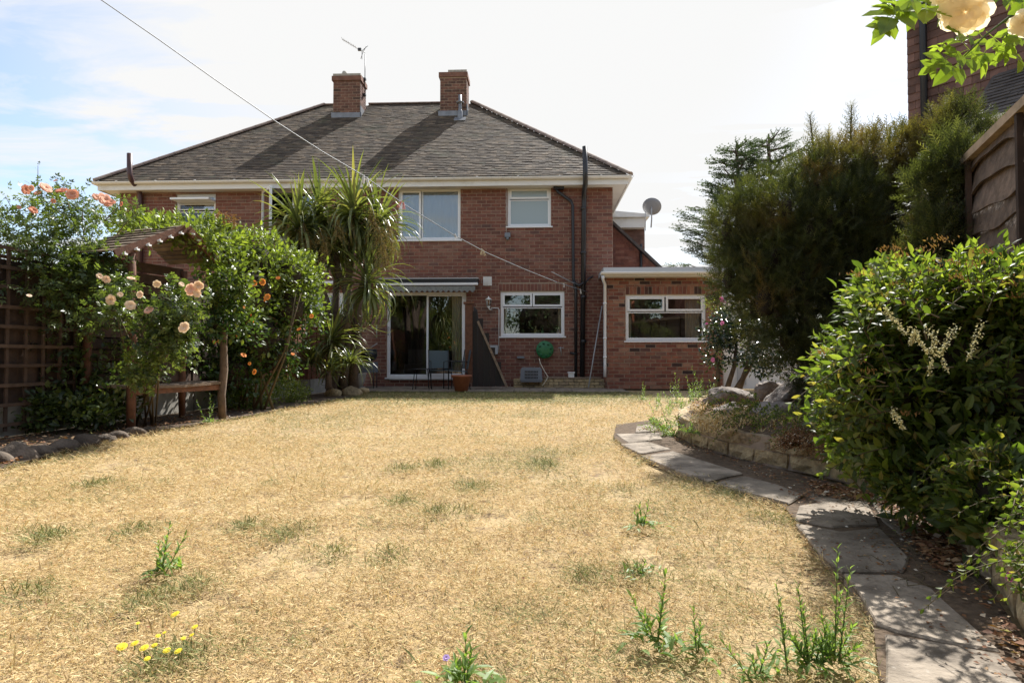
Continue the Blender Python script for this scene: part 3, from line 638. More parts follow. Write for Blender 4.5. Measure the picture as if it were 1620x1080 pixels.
# aerial
ae = thing('television_aerial', 'television aerial on a thin mast strapped to the left chimney', 'aerial', (CH[0][1] + .06, 18.3, fz(150, 18.3)))
q = MB(); xm = fx(574.5, 18.3); q.tube([(xm, 18.3, fz(150, 18.3)), (xm, 18.3, fz(82, 18.3))], .014, 6); q.build('mast', m_darkmetal, ae)
a, b = P(541, 62, 18.0), P(578, 84, 18.4); q = MB(); q.tube([a, b], .01, 6); q.build('boom', m_grey, ae)
dv_ = (b - a).normalized(); ux = dv_.cross(Vector((0, 1, .2))).normalized()
q = MB()
for t in np.linspace(.02, .6, 9): c = a.lerp(b, t); q.tube([c - Vector((0, .12, 0)), c + Vector((0, .12, 0))], .004, 4)
q.build('director_rods', m_darkmetal, ae)
q = MB()
for sg in (1, -1): c = a.lerp(b, .85); q.tube([c, c + ux * .22 * sg + dv_ * .1], .008, 4); q.tube([c + Vector((0, .1, 0)), c + ux * .2 * sg + dv_ * .02 + Vector((0, .1, 0))], .008, 4)
q.obox(a.lerp(b, .75), (.05, 0, 0), (0, .03, 0), (0, 0, .04)); q.build('reflector', m_darkmetal, ae)
q = MB()
for py in (122, 147): z = fz(py, 18.3); q.box((CH[0][1] + .01, 18.25, z - .03), (xm + .03, 18.35, z + .03))
q.build('bracket', m_darkmetal, ae)
# gutters, fascia, soffit
fa = MB(); g0 = EZ - .02
fa.box((EXL + .04, EY + .05, g0 - .2), (EXR - .04, EY + .07, g0)); fa.box((EXR - .06, EY + .07, g0 - .2), (EXR - .04, EY2 - .07, g0)); fa.box((EXL + .04, EY + .07, g0 - .2), (EXL + .06, EY2 - .07, g0)); fa.box((EXL + .04, EY2 - .07, g0 - .2), (EXR - .04, EY2 - .05, g0))
fa.build('fascia', m_gutter, house)
so_ = MB(); so_.box((EXL + .062, EY + .072, g0 - .185), (EXR - .062, YF - .012, g0 - .165)); so_.box((XR + .012, YF - .01, g0 - .185), (EXR - .062, EY2 - .08, g0 - .165)); so_.box((EXL + .062, YF - .01, g0 - .185), (XL - .012, EY2 - .08, g0 - .165)); so_.build('soffit', m_soffit, house)
def gutter(parent, a, b, outn, r=.06, mat=None):
    a, b, o = Vector(a), Vector(b), Vector(outn); V = []; k = 8
    for p in (a, b):
        for rr in (r, r - .006):
            for i in range(k + 1): t = math.pi * i / k; V.append(p + o * (math.cos(t) * rr) - Vector((0, 0, math.sin(t) * rr * 1.0)))
    n = k + 1; F = []
    for i in range(k): F += [(i, i + 1, 2 * n + i + 1, 2 * n + i), (n + i, 3 * n + i, 3 * n + i + 1, n + i + 1), (i, n + i, n + i + 1, i + 1), (2 * n + i, 2 * n + i + 1, 3 * n + i + 1, 3 * n + i)]
    F += [(0, 2 * n, 3 * n, n), (k, n + k, 3 * n + k, 2 * n + k)]
    m = MB(); m.add(V, F, smooth=False); return m.build('gutter', mat or m_gutter, parent)
gt = gutter(house, (EXL - .03, EY - .015, g0 - .01), (EXR + .03, EY - .015, g0 - .01), (0, -1, 0), .062)
gutter(house, (EXR + .02, EY - .02, g0 - .01), (EXR + .02, EY2, g0 - .01), (1, 0, 0), .062); gutter(house, (EXL - .02, EY - .02, g0 - .01), (EXL - .02, EY2, g0 - .01), (-1, 0, 0), .062)
q = MB()
for x in np.arange(EXL + .6, EXR, 1.0): q.box((x - .02, EY - .083, g0 - .03), (x + .02, EY + .045, g0 + .002))
q.build('gutter_clip', m_gutter, gt)
# roof vent by the right chimney
q = MB(); vx, vy = fx(727, 17.75), 17.75; vz = EZ + (vy - EY) * (RZ - EZ) / run; q.tube([(vx, vy, vz - .05), (vx, vy, fz(150, vy))], .05, 10); q.lathe([(.05, 0), (.11, .0), (.12, .03), (.05, .06)], (vx, vy, fz(163, vy)), 12); q.lathe([(.08, 0), (.075, .25), (.05, .3)], (vx, vy, vz - .02), 12)
q.obox((vx, vy - .06, vz - .015), (.17, 0, 0), S * .14, NN * .012); q.build('roof_vent', m_lead, house)
# soil pipes and downpipes
q = MB(); q.tube([P(205, 243, 14.5), P(205, 275, 14.5), P(208, 285, 14.52), P(219, 299, 14.85), P(222, 310, 14.9), P(222, 600, 14.9)], .062, 10); q.build('soil_pipe', m_brown, house, label='brown soil pipe rising past the gutter')
q = MB(); q.tube([P(925, 232, 14.48), P(926, 270, 14.48), P(926, 292, 14.5), P(924, 303, 14.86), P(924, 320, 14.9), P(921, 604, 14.9)], .06, 10)
for py in (330, 400, 470, 540): p = P(923, py, 14.9); q.lathe([(.062, -.04), (.075, -.035), (.075, .035), (.062, .04)], p, 10)
sp = q.build('soil_pipe', m_black, house, label='thick black soil pipe rising past the gutter')
q = MB(); q.obox(P(884, 296, 14.9), (.13, 0, 0), (0, .07, 0), (0, 0, .06)); q.tube([P(880, 298, 14.9), P(882, 303, 14.9), P(903, 318, 14.9), P(906, 325, 14.9), P(907, 440, 14.9), P(911, 460, 14.9), P(911, 598, 14.9)], .038, 8); q.build('downpipe', m_black, house)
q = MB(); q.tube([P(905, 445, 14.86), P(916, 452, 14.86), P(924, 447, 14.84)], .035, 8); q.tube([P(902, 558, 14.9), P(912, 560, 14.86)], .03, 8); q.tube([P(924, 450, 14.88), P(932, 440, 14.9), P(938, 437, 14.97)], .02, 6); q.build('waste_pipe', m_black, house)
# vent grille, sensor light, wall lantern, meter box, tap
v = MB(); a, b = P(764.5, 452, YF), P(778, 438, YF); v.box((a.x, YF - .03, a.z), (b.x, YF - .005, b.z)); vg = v.build('air_vent', m_gutter, house)
v = MB()
for k in range(7): z = a.z + .02 + (b.z - a.z - .04) * k / 6; v.box((a.x + .02, YF - .038, z - .006), (b.x - .02, YF - .031, z + .004))
v.build('louvre', m_gutter, vg)
v = MB(); p = P(803, 372, YF - .06); v.obox(p, (.07, 0, 0), (0, .05, 0), (0, 0, .055)); v.tube([p + Vector((0, .0, -.05)), p + Vector((0, -.03, -.12))], .035, 8); v.build('sensor_light', m_basket, house)
v = MB(); v.tube([P(801, 300, YF - .012), P(801, 368, YF - .012)], .006, 4); v.build('cable', m_white, house)
la = MB(); p = P(773, 478, YF - .16); la.lathe([(.035, -.1), (.05, -.085), (.062, .06)], p, 6); lan = la.build('wall_lantern', m_glass, house)
la = MB()
for k in range(6): t = k * math.pi / 3; la.bar(p + Vector((.036 * math.cos(t), .036 * math.sin(t), -.1)), p + Vector((.064 * math.cos(t), .064 * math.sin(t), .06)), .008, .008)
la.lathe([(.0, .15), (.015, .145), (.015, .12), (.09, .062), (.085, .055), (0, .055)], p, 12); la.lathe([(0, -.1), (.04, -.1), (.03, -.13), (0, -.15)], p, 10); la.tube([p + Vector((0, 0, -.13)), p + Vector((.03, .03, -.18)), p + Vector((.07, .14, -.17))], .018, 6); la.build('lantern_body', m_white, lan)
v = MB(); v.tube([P(777, 487, YF - .015), P(788.5, 487.5, YF - .015), P(789.5, 490, YF - .015), P(789, 558, YF - .015)], .011, 6); v.build('conduit', m_white, house)
v = MB(); a, b = P(774, 560, YF), P(788, 546, YF); v.box((a.x, YF - .1, a.z), (b.x, YF - .005, b.z)); v.build('junction_box', m_grey, house)
v = MB(); v.obox(P(824, 565, YF - .04), (.09, 0, 0), (0, .05, 0), (0, 0, .025)); v.build('extractor_flap', m_basket, house)
v = MB(); v.tube([P(888, 562, YF - .0), P(888, 553, YF - .04), P(887, 549, YF - .1), P(887, 556, YF - .13)], .012, 6); v.tube([P(883, 550, YF - .06), P(892, 550, YF - .06)], .01, 6); v.build('tap', m_grey, house)
# side wing behind: catslide gable and flat dormer
sy = 17.4; g = MB(); pa, pb = P(969, 343, sy), P(1041, 424, sy)
g.prism([(XR + .01, sy, 0), (pb.x, sy, 0), (pb.x, sy, pb.z), (XR + .01, sy, pa.z)], (0, 4.5, 0)); wing = g.build('side_wing', m_brick, house)
g = MB(); g.bar(Vector((XR + .02, sy + 2.2, pa.z + .05)), Vector((pb.x + .25, sy + 2.2, pb.z - .2 + .0)), 4.8, .07, up=(1, 0, 1)); g.build('wing_roof', m_slate, wing)
Ww = pb.x - XR - .03; brickwork(wing, (XR + .02, sy, 0), (1, 0, 0), (0, -1, 0), Ww, pa.z - .05, [(Ww * k / 24, Ww * (k + 1) / 24 + .001, pa.z - .06 - (pa.z - pb.z) * (k + 1) / 24, 9) for k in range(24)], m_brick, 0, seed=33)
for k in range(13):
    t = k / 13; a = Vector((XR + .03, sy - .03, pa.z - .0)).lerp(Vector((pb.x + .1, sy - .03, pb.z - .1)), t); zt_ = a.z
v = MB(); v.tube([P(1014, 386, sy - .08), P(1014, 424, sy - .08), P(1014, 560, sy - .08)], .04, 6); v.build('downpipe', m_black, wing)
dy = 18.6; g = MB(); dx1 = fx(1021, dy); dz0, dz1 = 2.5, fz(362, dy); g.box((XR + .012, dy, dz0), (dx1, dy + 2.5, dz1)); dorm = g.build('dormer', m_slate, wing)
g = MB(); tw_ = .24; rows = int((dz1 - 3.4) / .12)
tiled(dorm, (XR + .02, dy - .002, dz1 - rows * .12), (1, 0, 0), (0, 0, 1), (0, -1, 0), lambda i: None if i >= rows else [(0, dx1 - XR - .03)], .12, .18, .012, m_wtile, 0, seed=41)
g = MB(); fxr = fx(1028, dy - .3); g.box((XR + .012, dy - .3, fz(362, dy - .3)), (fxr - .12, dy + 2.6, fz(347, dy - .3))); g.build('fascia', m_gutter, dorm)
g = MB(); za = fz(347, dy - .3) + .004; g.prism([(XR + .012, dy - .42, za), (fxr, dy - .42, za), (fxr, dy - .42, za + .08), (XR + .012, dy - .42, fz(333, dy - .42))], (0, 3.2, 0)); g.build('flat_roof', m_gutter, dorm)
# satellite dish
dp = P(1031, 328, 18.2); dish = thing('satellite_dish', 'grey satellite dish above the white fascia right of the house', 'satellite dish', (dp.x, dp.y, dp.z - .5))
ax = Vector((.25, .75, .62)).normalized(); q = MB(); q.lathe([(.0, 0), (.12, .008), (.2, .03), (.275, .06), (.28, .055), (.2, .02), (.12, -.004), (0, -.012)], dp, 24, ax=ax); q.build('reflector', mk('dish_grey', (.24, .24, .25), .55), dish)
q = MB(); q.tube([dp - ax * .01, dp - ax * .08 + Vector((0, 0, -.1)), P(1031, 346, 18.2), P(1030, 360, 18.35)], .02, 6); q.tube([P(1021, 335, 18.1), P(1021, 365, 18.25)], .012, 6); q.build('mounting_arm', m_grey, dish)

# ------------------------------------------------------------------ rear extension
EYF = 14.1; ex0, ex1 = fx(960, EYF), fx(1143, EYF); ezt = fz(434, EYF, 1040)
ext = thing('house_extension', 'flat-roofed single-storey mixed brick extension with white fascia and wide window', 'extension', ((ex0 + ex1) / 2, EYF, 0))
wo = (fx(990, EYF) - ex0, fx(1117, EYF) - ex0, fz(539, EYF, 1050), fz(466, EYF, 1050))
mb = MB(); wall_mesh(mb, (ex0, EYF, 0), (1, 0, 0), (0, -1, 0), ex1 - ex0, ezt, [wo]); ew = mb.build('wall', m_mortar, ext)
brickwork(ew, (ex0, EYF, 0), (1, 0, 0), (0, -1, 0), ex1 - ex0, ezt, [wo], m_brickx, 300, [(wo[0], wo[1], wo[3] + .003, wo[3] + .19)], seed=51, phase=.04)
mb = MB(); mb.box((ex0, EYF + .242, 0), (ex0 + .24, YF - .045, ezt)); s1 = mb.build('side_wall', m_mortar, ext); brickwork(s1, (ex0, YF - .05, 0), (0, -1, 0), (-1, 0, 0), YF - .05 - EYF, ezt, [], m_brickx, 0, seed=53)
mb = MB(); mb.box((ex1 - .24, EYF + .242, 0), (ex1, EYF + 5, ezt)); mb.build('side_wall', m_brickx, ext)
ew_ = window(ext, ex0 + wo[0], ex0 + wo[1], wo[2], wo[3], EYF, [(0, .49, .66, 1, 's'), (.51, 1, .66, 1, 's'), (0, 1, 0, .64, 'f')])
a, b = ex0 + wo[0], ex0 + wo[1]; curtain(ew_, a + .05, a + .17, wo[2] + .04, wo[3] - .05, EYF + .3, m_curt2, 16, .02); curtain(ew_, b - .4, b - .05, wo[2] + .04, wo[3] - .05, EYF + .3, m_curt2, 12, .03)
room(ext, a - .3, b + .3, .1, ezt - .05, EYF + .26, m_room, 2.8)
g = MB(); fl = fx(952, EYF - .3); fr_ = fx(1150, EYF - .3); g.box((fl, EYF - .28, fz(437, EYF - .3, 1040)), (fr_, EYF - .25, fz(429, EYF - .3, 1040))); fas = g.build('fascia', m_gutter, ext)
gutter(ext, (fl - .02, EYF - .34, fz(431, EYF - .3, 1040)), (fr_, EYF - .34, fz(431, EYF - .3, 1040)), (0, -1, 0), .055)
g = MB(); g.box((fl + .05, EYF - .25, fz(430, EYF - .3, 1040)), (fr_, EYF + 5.2, fz(422, EYF - .3, 1040))); g.build('flat_roof', m_grey, ext)
g = MB(); g.box((fl + .02, EYF - .25, fz(437, EYF - .3, 1040)), (fr_, EYF - .01, fz(434.5, EYF - .3, 1040))); g.build('soffit', m_soffit, ext)
g = MB(); g.tube([P(954, 436, EYF - .33), P(954, 442, EYF - .3), P(957, 450, EYF - .1), P(957, 575, EYF - .1), P(957, 596, EYF - .1)], .034, 8)
for py in (480, 535, 565): g.lathe([(.036, -.02), (.044, -.02), (.044, .02), (.036, .02)], P(957, py, EYF - .1), 8)
g.build('downpipe', m_upvc, ext)

# ------------------------------------------------------------------ garden ground: beds, path, patio
g2 = lambda px, py, z=0.: (lambda v: (v.x, v.y))(G(px, py, z))
left_edge = [(-3.9, -2.), (-3.75, 1.5)] + [g2(*p) for p in ((0, 741), (60, 724), (120, 708), (180, 693), (240, 682), (320, 669), (400, 656), (470, 642), (530, 632), (570, 626))]
FL0, FL1 = Vector((-5.3, -2, 0)), Vector((-4.3, 14.9, 0))        # left fence line
def fl(y): t = (y - FL0.y) / (FL1.y - FL0.y); return FL0.x + (FL1.x - FL0.x) * t
poly_obj('flower_bed_soil', left_edge + [(-4.27, 12.75), (fl(12.75), 12.75), (fl(-2), -2)], .0, m_soil)
# patio strip
patio = poly_obj('patio', [(-4.25, 12.85), (2.0, 12.85), (2.0, 14.98), (-4.25, 14.98)], -.012, m_soil)
r_ = random.Random(4); y = 12.9
for j in range(3):
    x = -4.22 + (j % 2) * -.3
    while x < 1.9:
        a, b = max(x, -4.22), min(x + .62, 1.95); m = MB()
        if b - a > .1: m.box((a + .008, y + .008, -.03), (b - .008, y + .68, .012 + r_.uniform(-.004, .006))); m.build('slab', m_slab, patio)
        x += .62
    y += .69
# stone wall of the raised bed
wc = [G(*p) for p in ((1130, 655), (1085, 668), (1068, 688), (1085, 702), (1144, 720), (1198, 735), (1250, 745), (1310, 757), (1400, 784), (1480, 828), (1530, 880), (1580, 950), (1640, 1050), (1750, 1250))]
def resample(pts, step):
    out_ = [pts[0].copy()]; acc = 0
    for a, b in zip(pts[:-1], pts[1:]):
        l = (b - a).length; t = step - acc
        while t <= l: out_.append(a.lerp(b, t / l)); t += step
        acc = l - (t - step)
    return out_
def smooth(pts, k=2):
    for _ in range(k):
        q = [pts[0]]
        for a, b in zip(pts[:-1], pts[1:]): q += [a.lerp(b, .25), a.lerp(b, .75)]
        pts = q + [pts[-1]]
    return pts
wcs = smooth(wc)
rw = thing('retaining_wall', 'low curved wall of buff rough stone blocks in two courses beside the path', 'garden wall', wcs[len(wcs) // 2])
def rough_box(hx, hy, hz, seed, amp=.008, n=3):
    r = random.Random(seed); V = []; idx = {}; F = []
    def vtx(i, j, k):
        key = (i, j, k)
        if key not in idx:
            p = [(i / n * 2 - 1) * hx, (j / n * 2 - 1) * hy, (k / 2 * 2 - 1) * hz]
            e = sum((i in (0, n), j in (0, n), k in (0, 2)))
            s = 1 - (e - 1) * .05
            idx[key] = len(V); V.append((p[0] * (1 - (e - 1) * .02) + r.uniform(-amp, amp), p[1] * s + r.uniform(-amp, amp) * 1.4, p[2] * (1 - (e - 1) * .06) + r.uniform(-amp, amp) * .5))
        return idx[key]
    for i in range(n):
        for j in range(n): F += [(vtx(i, j, 0), vtx(i, j + 1, 0), vtx(i + 1, j + 1, 0), vtx(i + 1, j, 0)), (vtx(i, j, 2), vtx(i + 1, j, 2), vtx(i + 1, j + 1, 2), vtx(i, j + 1, 2))]
    for i in range(n):
        for k in range(2): F += [(vtx(i, 0, k), vtx(i + 1, 0, k), vtx(i + 1, 0, k + 1), vtx(i, 0, k + 1)), (vtx(i, n, k), vtx(i, n, k + 1), vtx(i + 1, n, k + 1), vtx(i + 1, n, k)), (vtx(0, i, k), vtx(0, i, k + 1), vtx(0, i + 1, k + 1), vtx(0, i + 1, k)), (vtx(n, i, k), vtx(n, i + 1, k), vtx(n, i + 1, k + 1), vtx(n, i, k + 1))]
    return V, F
bm_ = []
for k in range(6):
    V, F = rough_box(.142, .05, .046, k); me = base_mesh('block', V, F, m_block); bm_.append(me)
for c in range(2):
    pts = resample(wcs, .3); off = .15 * c
    pts = resample(wcs[:], .3) if not c else [pts[i].lerp(pts[i + 1], .5) for i in range(len(pts) - 1)]
    for i in range(len(pts) - 1):
        a, b = pts[i], pts[i + 1]; d = (b - a).normalized(); nrm = Vector((d.y, -d.x, 0)); m_ = (a + b) / 2 - nrm * .05
        ln = (b - a).length / .3
        inst('block', bm_[(i * 3 + c) % 6], rw, (m_.x, m_.y, .045 + c * .1 + .01), np.array([[d.x * ln, -d.y, 0], [d.y * ln, d.x, 0], [0, 0, 1]]))
q = MB()
for a, b in zip(wcs[:-1], wcs[1:]):
    d = (b - a); nrm = Vector((d.y, -d.x, 0)).normalized(); q.add([a - nrm * .02, b - nrm * .02, b - nrm * .02 + Vector((0, 0, .195)), a - nrm * .02 + Vector((0, 0, .195))], [(0, 1, 2, 3)])
    q.add([a - nrm * .02 + Vector((0, 0, .195)), b - nrm * .02 + Vector((0, 0, .195)), b - nrm * .12 + Vector((0, 0, .195)), a - nrm * .12 + Vector((0, 0, .195))], [(0, 1, 2, 3)])
q.build('mortar_bed', m_mortar, rw)
# right fence line (top 2.0 m)
FT = 2.0; fr0 = G(1620, 175, FT); fr1 = G(1537, 252, FT); fd = (fr1 - fr0); fd.z = 0; fd.normalize(); FN = Vector((-fd.y, fd.x, 0))   # towards the garden
if FN.x > 0: FN = -FN
f_near = Vector((fr0.x, fr0.y, 0)) - fd * 4.2; FLEN = 12.0; f_far = f_near + fd * FLEN
# raised bed soil: from the wall to the fence, gently heaped
bl = [(p.x, p.y) for p in resample(wcs, .25)]
V = []; F = []; m_ = 10
for i, (x, y) in enumerate(bl):
    t = (y - f_near.y) / (f_far.y - f_near.y); fxp = f_near.x + (f_far.x - f_near.x) * t
    if i < 8: fxp = max(fxp, x + .3)
    for j in range(m_ + 1):
        u = j / m_; z = .175 + .1 * math.sin(math.pi * min(1, u * 1.2)) * (1 if u < .8 else .8) + .03 * float(vnoise([[x + u * 3, y, 0]], 4)[0]); V.append((x + .05 + (fxp - x - .05) * u, y + (0 if i > 8 else u * (8 - i) * .12), z))
n_ = m_ + 1
F = [(i * n_ + j, i * n_ + j + 1, (i + 1) * n_ + j + 1, (i + 1) * n_ + j) for i in range(len(bl) - 1) for j in range(m_)]
q = MB(); q.add(V, F, smooth=True); q.build('raised_bed_soil', m_soil, None, 'structure')
# path bed and slabs
path = poly_obj('garden_path', [g2(*p) for p in ((975, 672), (1035, 664), (1070, 690), (1144, 721), (1250, 746), (1400, 786), (1480, 830), (1530, 882), (1580, 952), (1650, 1060), (1800, 1350), (1400, 1500), (1392, 1080), (1380, 975), (1345, 925), (1288, 872), (1255, 820), (1235, 795), (1160, 770), (1075, 745), (1000, 715), (970, 692))], .004, m_soil)
slabs = [((1007, 671), (1032, 667), (1043, 679), (1005, 681)), ((974, 683), (1043, 682), (1048, 691), (994, 696)), ((981, 699), (1024, 694), (1062, 706), (1012, 714)), ((1014, 716), (1064, 708), (1175, 744), (1121, 757), (1071, 740)),
         ((1130, 758), (1178, 747), (1232, 762), (1272, 778), (1247, 791), (1183, 773)), ((1280, 778), (1310, 768), (1350, 775), (1345, 786), (1300, 790)), ((1263, 794), (1300, 789), (1372, 786), (1391, 822), (1318, 826), (1257, 815)),
         ((1258, 820), (1330, 833), (1392, 826), (1438, 872), (1430, 896), (1332, 895), (1297, 868)), ((1335, 899), (1414, 901), (1472, 920), (1583, 1015), (1500, 1003), (1420, 987), (1387, 975), (1362, 932)),
         ((1399, 988), (1580, 1021), (1655, 1110), (1660, 1200), (1402, 1220)), ((1365, 772), (1420, 788), (1480, 826), (1440, 848), (1396, 815), (1376, 784))]
for k, s_ in enumerate(slabs):
    c = [G(px, py, .03) for px, py in s_]; m0 = sum(c, Vector()) / len(c); pts = []
    for i in range(len(c)):
        a, b = c[i], c[(i + 1) % len(c)]; n = max(2, int((b - a).length / .07))
        for j in range(n):
            p = a.lerp(b, j / n); p = m0 + (p - m0) * (1 + r_.uniform(-.02, .01)); pts.append(p)
    tilt = (r_.uniform(-.012, .012), r_.uniform(-.012, .012)); zf = lambda p: .008 + (p.x - m0.x) * tilt[0] + (p.y - m0.y) * tilt[1]
    top = [Vector((p.x, p.y, zf(p))) for p in pts]; inn = [Vector((m0.x + (p.x - m0.x) * .97, m0.y + (p.y - m0.y) * .97, zf(p) + .006)) for p in pts]; bot = [Vector((p.x, p.y, -.02)) for p in pts]
    n = len(pts); q = MB(); q.add(bot + top + inn, [(i, (i + 1) % n, n + (i + 1) % n, n + i) for i in range(n)] + [(n + i, n + (i + 1) % n, 2 * n + (i + 1) % n, 2 * n + i) for i in range(n)] + [tuple(range(2 * n, 3 * n))], (k * .37) % 1)
    q.build('slab', m_slab, path)
# boulders and cobbles
def stone(name, c, rad, mat, seed, label=None, cat=None, parent=None, group=None, amp=.3, n=3, flat=.75):
    import bmesh
    b = bmesh.new(); bmesh.ops.create_icosphere(b, subdivisions=n, radius=1); co = np.array([v.co[:] for v in b.verts])
    nz = 1 + amp * (fbm(co + seed * 3.7, 1.3) - .5) * 2; co = co * nz[:, None]
    rr = np.random.default_rng(seed)
    for _ in range(7):       # knock flats off it
        d = unit(rr.normal(size=3)); lim = rr.uniform(flat - .1, flat + .15); k = co @ d; co -= np.where(k > lim, (k - lim) * .85, 0)[:, None] * d
    co *= 1 + (.16 if n > 2 else .06) * (fbm(co + seed, 4.5)[:, None] - .5) + (.05 if n > 2 else .02) * (vnoise(co + seed, 16)[:, None] - .5)
    for v, p in zip(b.verts, co): v.co = (p[0] * rad[0], p[1] * rad[1], p[2] * rad[2])
    me = bpy.data.meshes.new(name); b.to_mesh(me); b.free(); me.materials.append(mat)
    for p in me.polygons: p.use_smooth = True
    o = bpy.data.objects.new(name, me); COL.objects.link(o)
    if parent: o.parent = parent; o.location = Vector(c) - wloc(parent)
    else: o.location = c
    return tag(o, label, cat, group)
for k, (px, py, Y, rx, rz, lab) in enumerate([(1158, 632, 6.0, .3, .16, 'rounded grey brown boulder at the far left of the rockery'), (1147, 664, 5.3, .2, .16, 'dark rust-stained boulder at the front left edge of the rockery'),
        (1216, 624, 5.9, .2, .13, 'flat-topped pale grey boulder in the middle of the rockery'), (1252, 628, 5.5, .26, .17, 'tallest sloping grey boulder in the rockery beside the conifer'),
        (1228, 660, 5.0, .25, .13, 'wedge-shaped grey boulder low in front of the rockery'), (1300, 628, 5.3, .2, .16, 'reddish brown boulder under the conifer'), (1190, 652, 5.6, .14, .08, 'small pale stone between the rockery boulders')]):
    p = P(px, py, Y); stone('boulder', (p.x, p.y, max(.2, p.z)), (rx * .84, rx * .7, rz * 1.05), m_rock, k + 3, lab, 'boulder', group='boulders of the rockery', amp=.55, flat=.6, n=4)
edge = thing('stone_edging', 'row of rounded brown cobbles edging the left flower bed', 'stone edging', G(120, 710))
cob = [(-60, 745, .15), (-22, 735, .14), (18, 727, .15), (63, 719, .115), (100, 711, .12), (134, 704, .115), (163, 698, .1), (189, 693, .1), (212, 688, .1), (236, 683, .08)]
for k, (px, py, r0) in enumerate(cob):
    p = G(px, py); d = Vector((.3, .95, 0)); p = p + Vector((-.04, .06, 0)); stone('cobble', (p.x, p.y, .002), (r0, r0 * .8, r0 * (.55 + .12 * (k % 3))), m_cobble, 40 + k, parent=edge, amp=.3, n=3, flat=.78)
for k, (px, py, Y, r0, lab) in enumerate([(528, 622, 11.4, .17, 'pale flat rock at the foot of the cordyline, left one'), (556, 619, 11.6, .2, 'pale lumpy rock at the foot of the cordyline beside the patio'), (575, 613, 12.3, .12, 'small pale rock under the stone plant pots')]):
    p = P(px, py, Y); stone('rock', (p.x, p.y, .05), (r0, r0 * .8, r0 * .6), m_block, 60 + k, lab, 'rock')

# ------------------------------------------------------------------ left boundary: fence, trellis, arbour
lf = thing('garden_fence', 'dark brown close-boarded fence along the left side behind the roses', 'fence', (fl(6), 6, 0))
y = -1.0; me = None; bd = MB(); bd.box((-.012, -.055, .3), (.01, .055, 1.62)); bme = [base_mesh('board', [(x + r_.uniform(-.002, .002), y_, z + (r_.uniform(-.01, .01) if z > 1 else 0)) for x, y_, z in bd.v], bd.f, m_dkwood if k < 3 else m_redfence) for k in range(6)]
i = 0
while y < 14.7:
    inst('board', bme[(i % 3) + (3 if y > 9 else 0)], lf, (fl(y) + (i % 2) * .008, y, 0)); y += .105; i += 1
k = 0; y = -1
while y < 14.8:
    q = MB(); q.box((fl(y) - .1, y - .05, 0), (fl(y) - .016, y + .05, 1.72)); q.build('post', m_dkwood, lf)
    q = MB(); y2 = min(y + 1.83, 14.8); q.bar((fl(y) - .02, y + .02, .15), (fl(y2) - .02, y2 - .02, .15), .04, .29); q.build('gravel_board', m_conc, lf)
    y += 1.83
q = MB(); q.bar((fl(-1), -1, 1.65), (fl(14.7), 14.7, 1.65), .06, .025); q.build('capping', m_dkwood, lf)
tr = thing('trellis', 'square wooden trellis standing against the dark fence at far left', 'trellis', (fl(5.7) + .08, 5.7, 0))
for i in range(10):
    y = 4.55 + i * .19; q = MB(); q.box((fl(y) + .05, y - .016, .06), (fl(y) + .065, y + .016, 1.72)); q.build('upright', m_trel, tr)
for i in range(10):
    z = .12 + i * .178; q = MB(); q.bar((fl(4.5) + .073, 4.5, z), (fl(6.32) + .073, 6.32, z), .014, .032); q.build('slat', m_trel, tr)

P1, P2 = G(207, 681), G(352, 663); e = (P2 - P1).normalized(); bk = Vector((-e.y, e.x, 0))
if bk.x > 0: bk = -bk
ar = thing('arbour_seat', 'weathered wooden arbour seat with pitched plank roof overgrown by roses', 'arbour', (P1 + P2) / 2)
def rustic(a, b, w_, n=7, seed=1, mat=m_wood):
    r = random.Random(seed); q = MB(); pts = [Vector(a).lerp(Vector(b), t) + Vector((r.uniform(-.012, .012), r.uniform(-.012, .012), 0)) * (1 if 0 < t < 1 else 0) for t in np.linspace(0, 1, n)]
    q.tube(pts, [w_ * r.uniform(.85, 1.12) for _ in pts], 6); return q
apx = RP(293, 361, P1, bk); lt = RP(178, 402, P1, bk); rt = RP(343, 416, P1, bk)
for (p, s_, h) in ((P1, 1, 1.78), (P2, 2, 1.74)): rustic(p, p + Vector((0, 0, h)) + (Vector((0, -.03, 0)) if s_ == 1 else Vector()), .042, seed=s_).build('post', m_woodg if s_ == 2 else m_wood, ar)
for (p, s_) in ((P1 + bk * .62, 3), (P2 + bk * .62, 4)): rustic(p, p + Vector((0, 0, 1.78)), .04, seed=s_).build('post', m_wood, ar)
for k in range(3):
    o = bk * (.06 + k * .17); q = MB(); a, b = P1 + o, P2 + o; q.bar(a + Vector((0, 0, .43 + .012 * (k % 2))) - e * .03, a.lerp(b, .5) + Vector((0, 0, .415)), .15, .028); q.bar(a.lerp(b, .5) + Vector((0, 0, .415)), b + Vector((0, 0, .435)) + e * .03, .15, .028); q.build('seat_plank', m_woodg, ar)
q = MB(); a = P1 + bk * .02 + Vector((0, 0, .38)); b = P2 + bk * .02 + Vector((0, 0, .38)); q.bar(a, b, .03, .06); q.build('seat_rail', m_wood, ar)
for k in range(11):
    z = .5 + k * .125; q = MB(); q.bar(P1 + bk * .64 + Vector((0, 0, z)), P2 + bk * .64 + Vector((0, 0, z)), .014, .11); q.build('back_board', m_dkwood, ar)
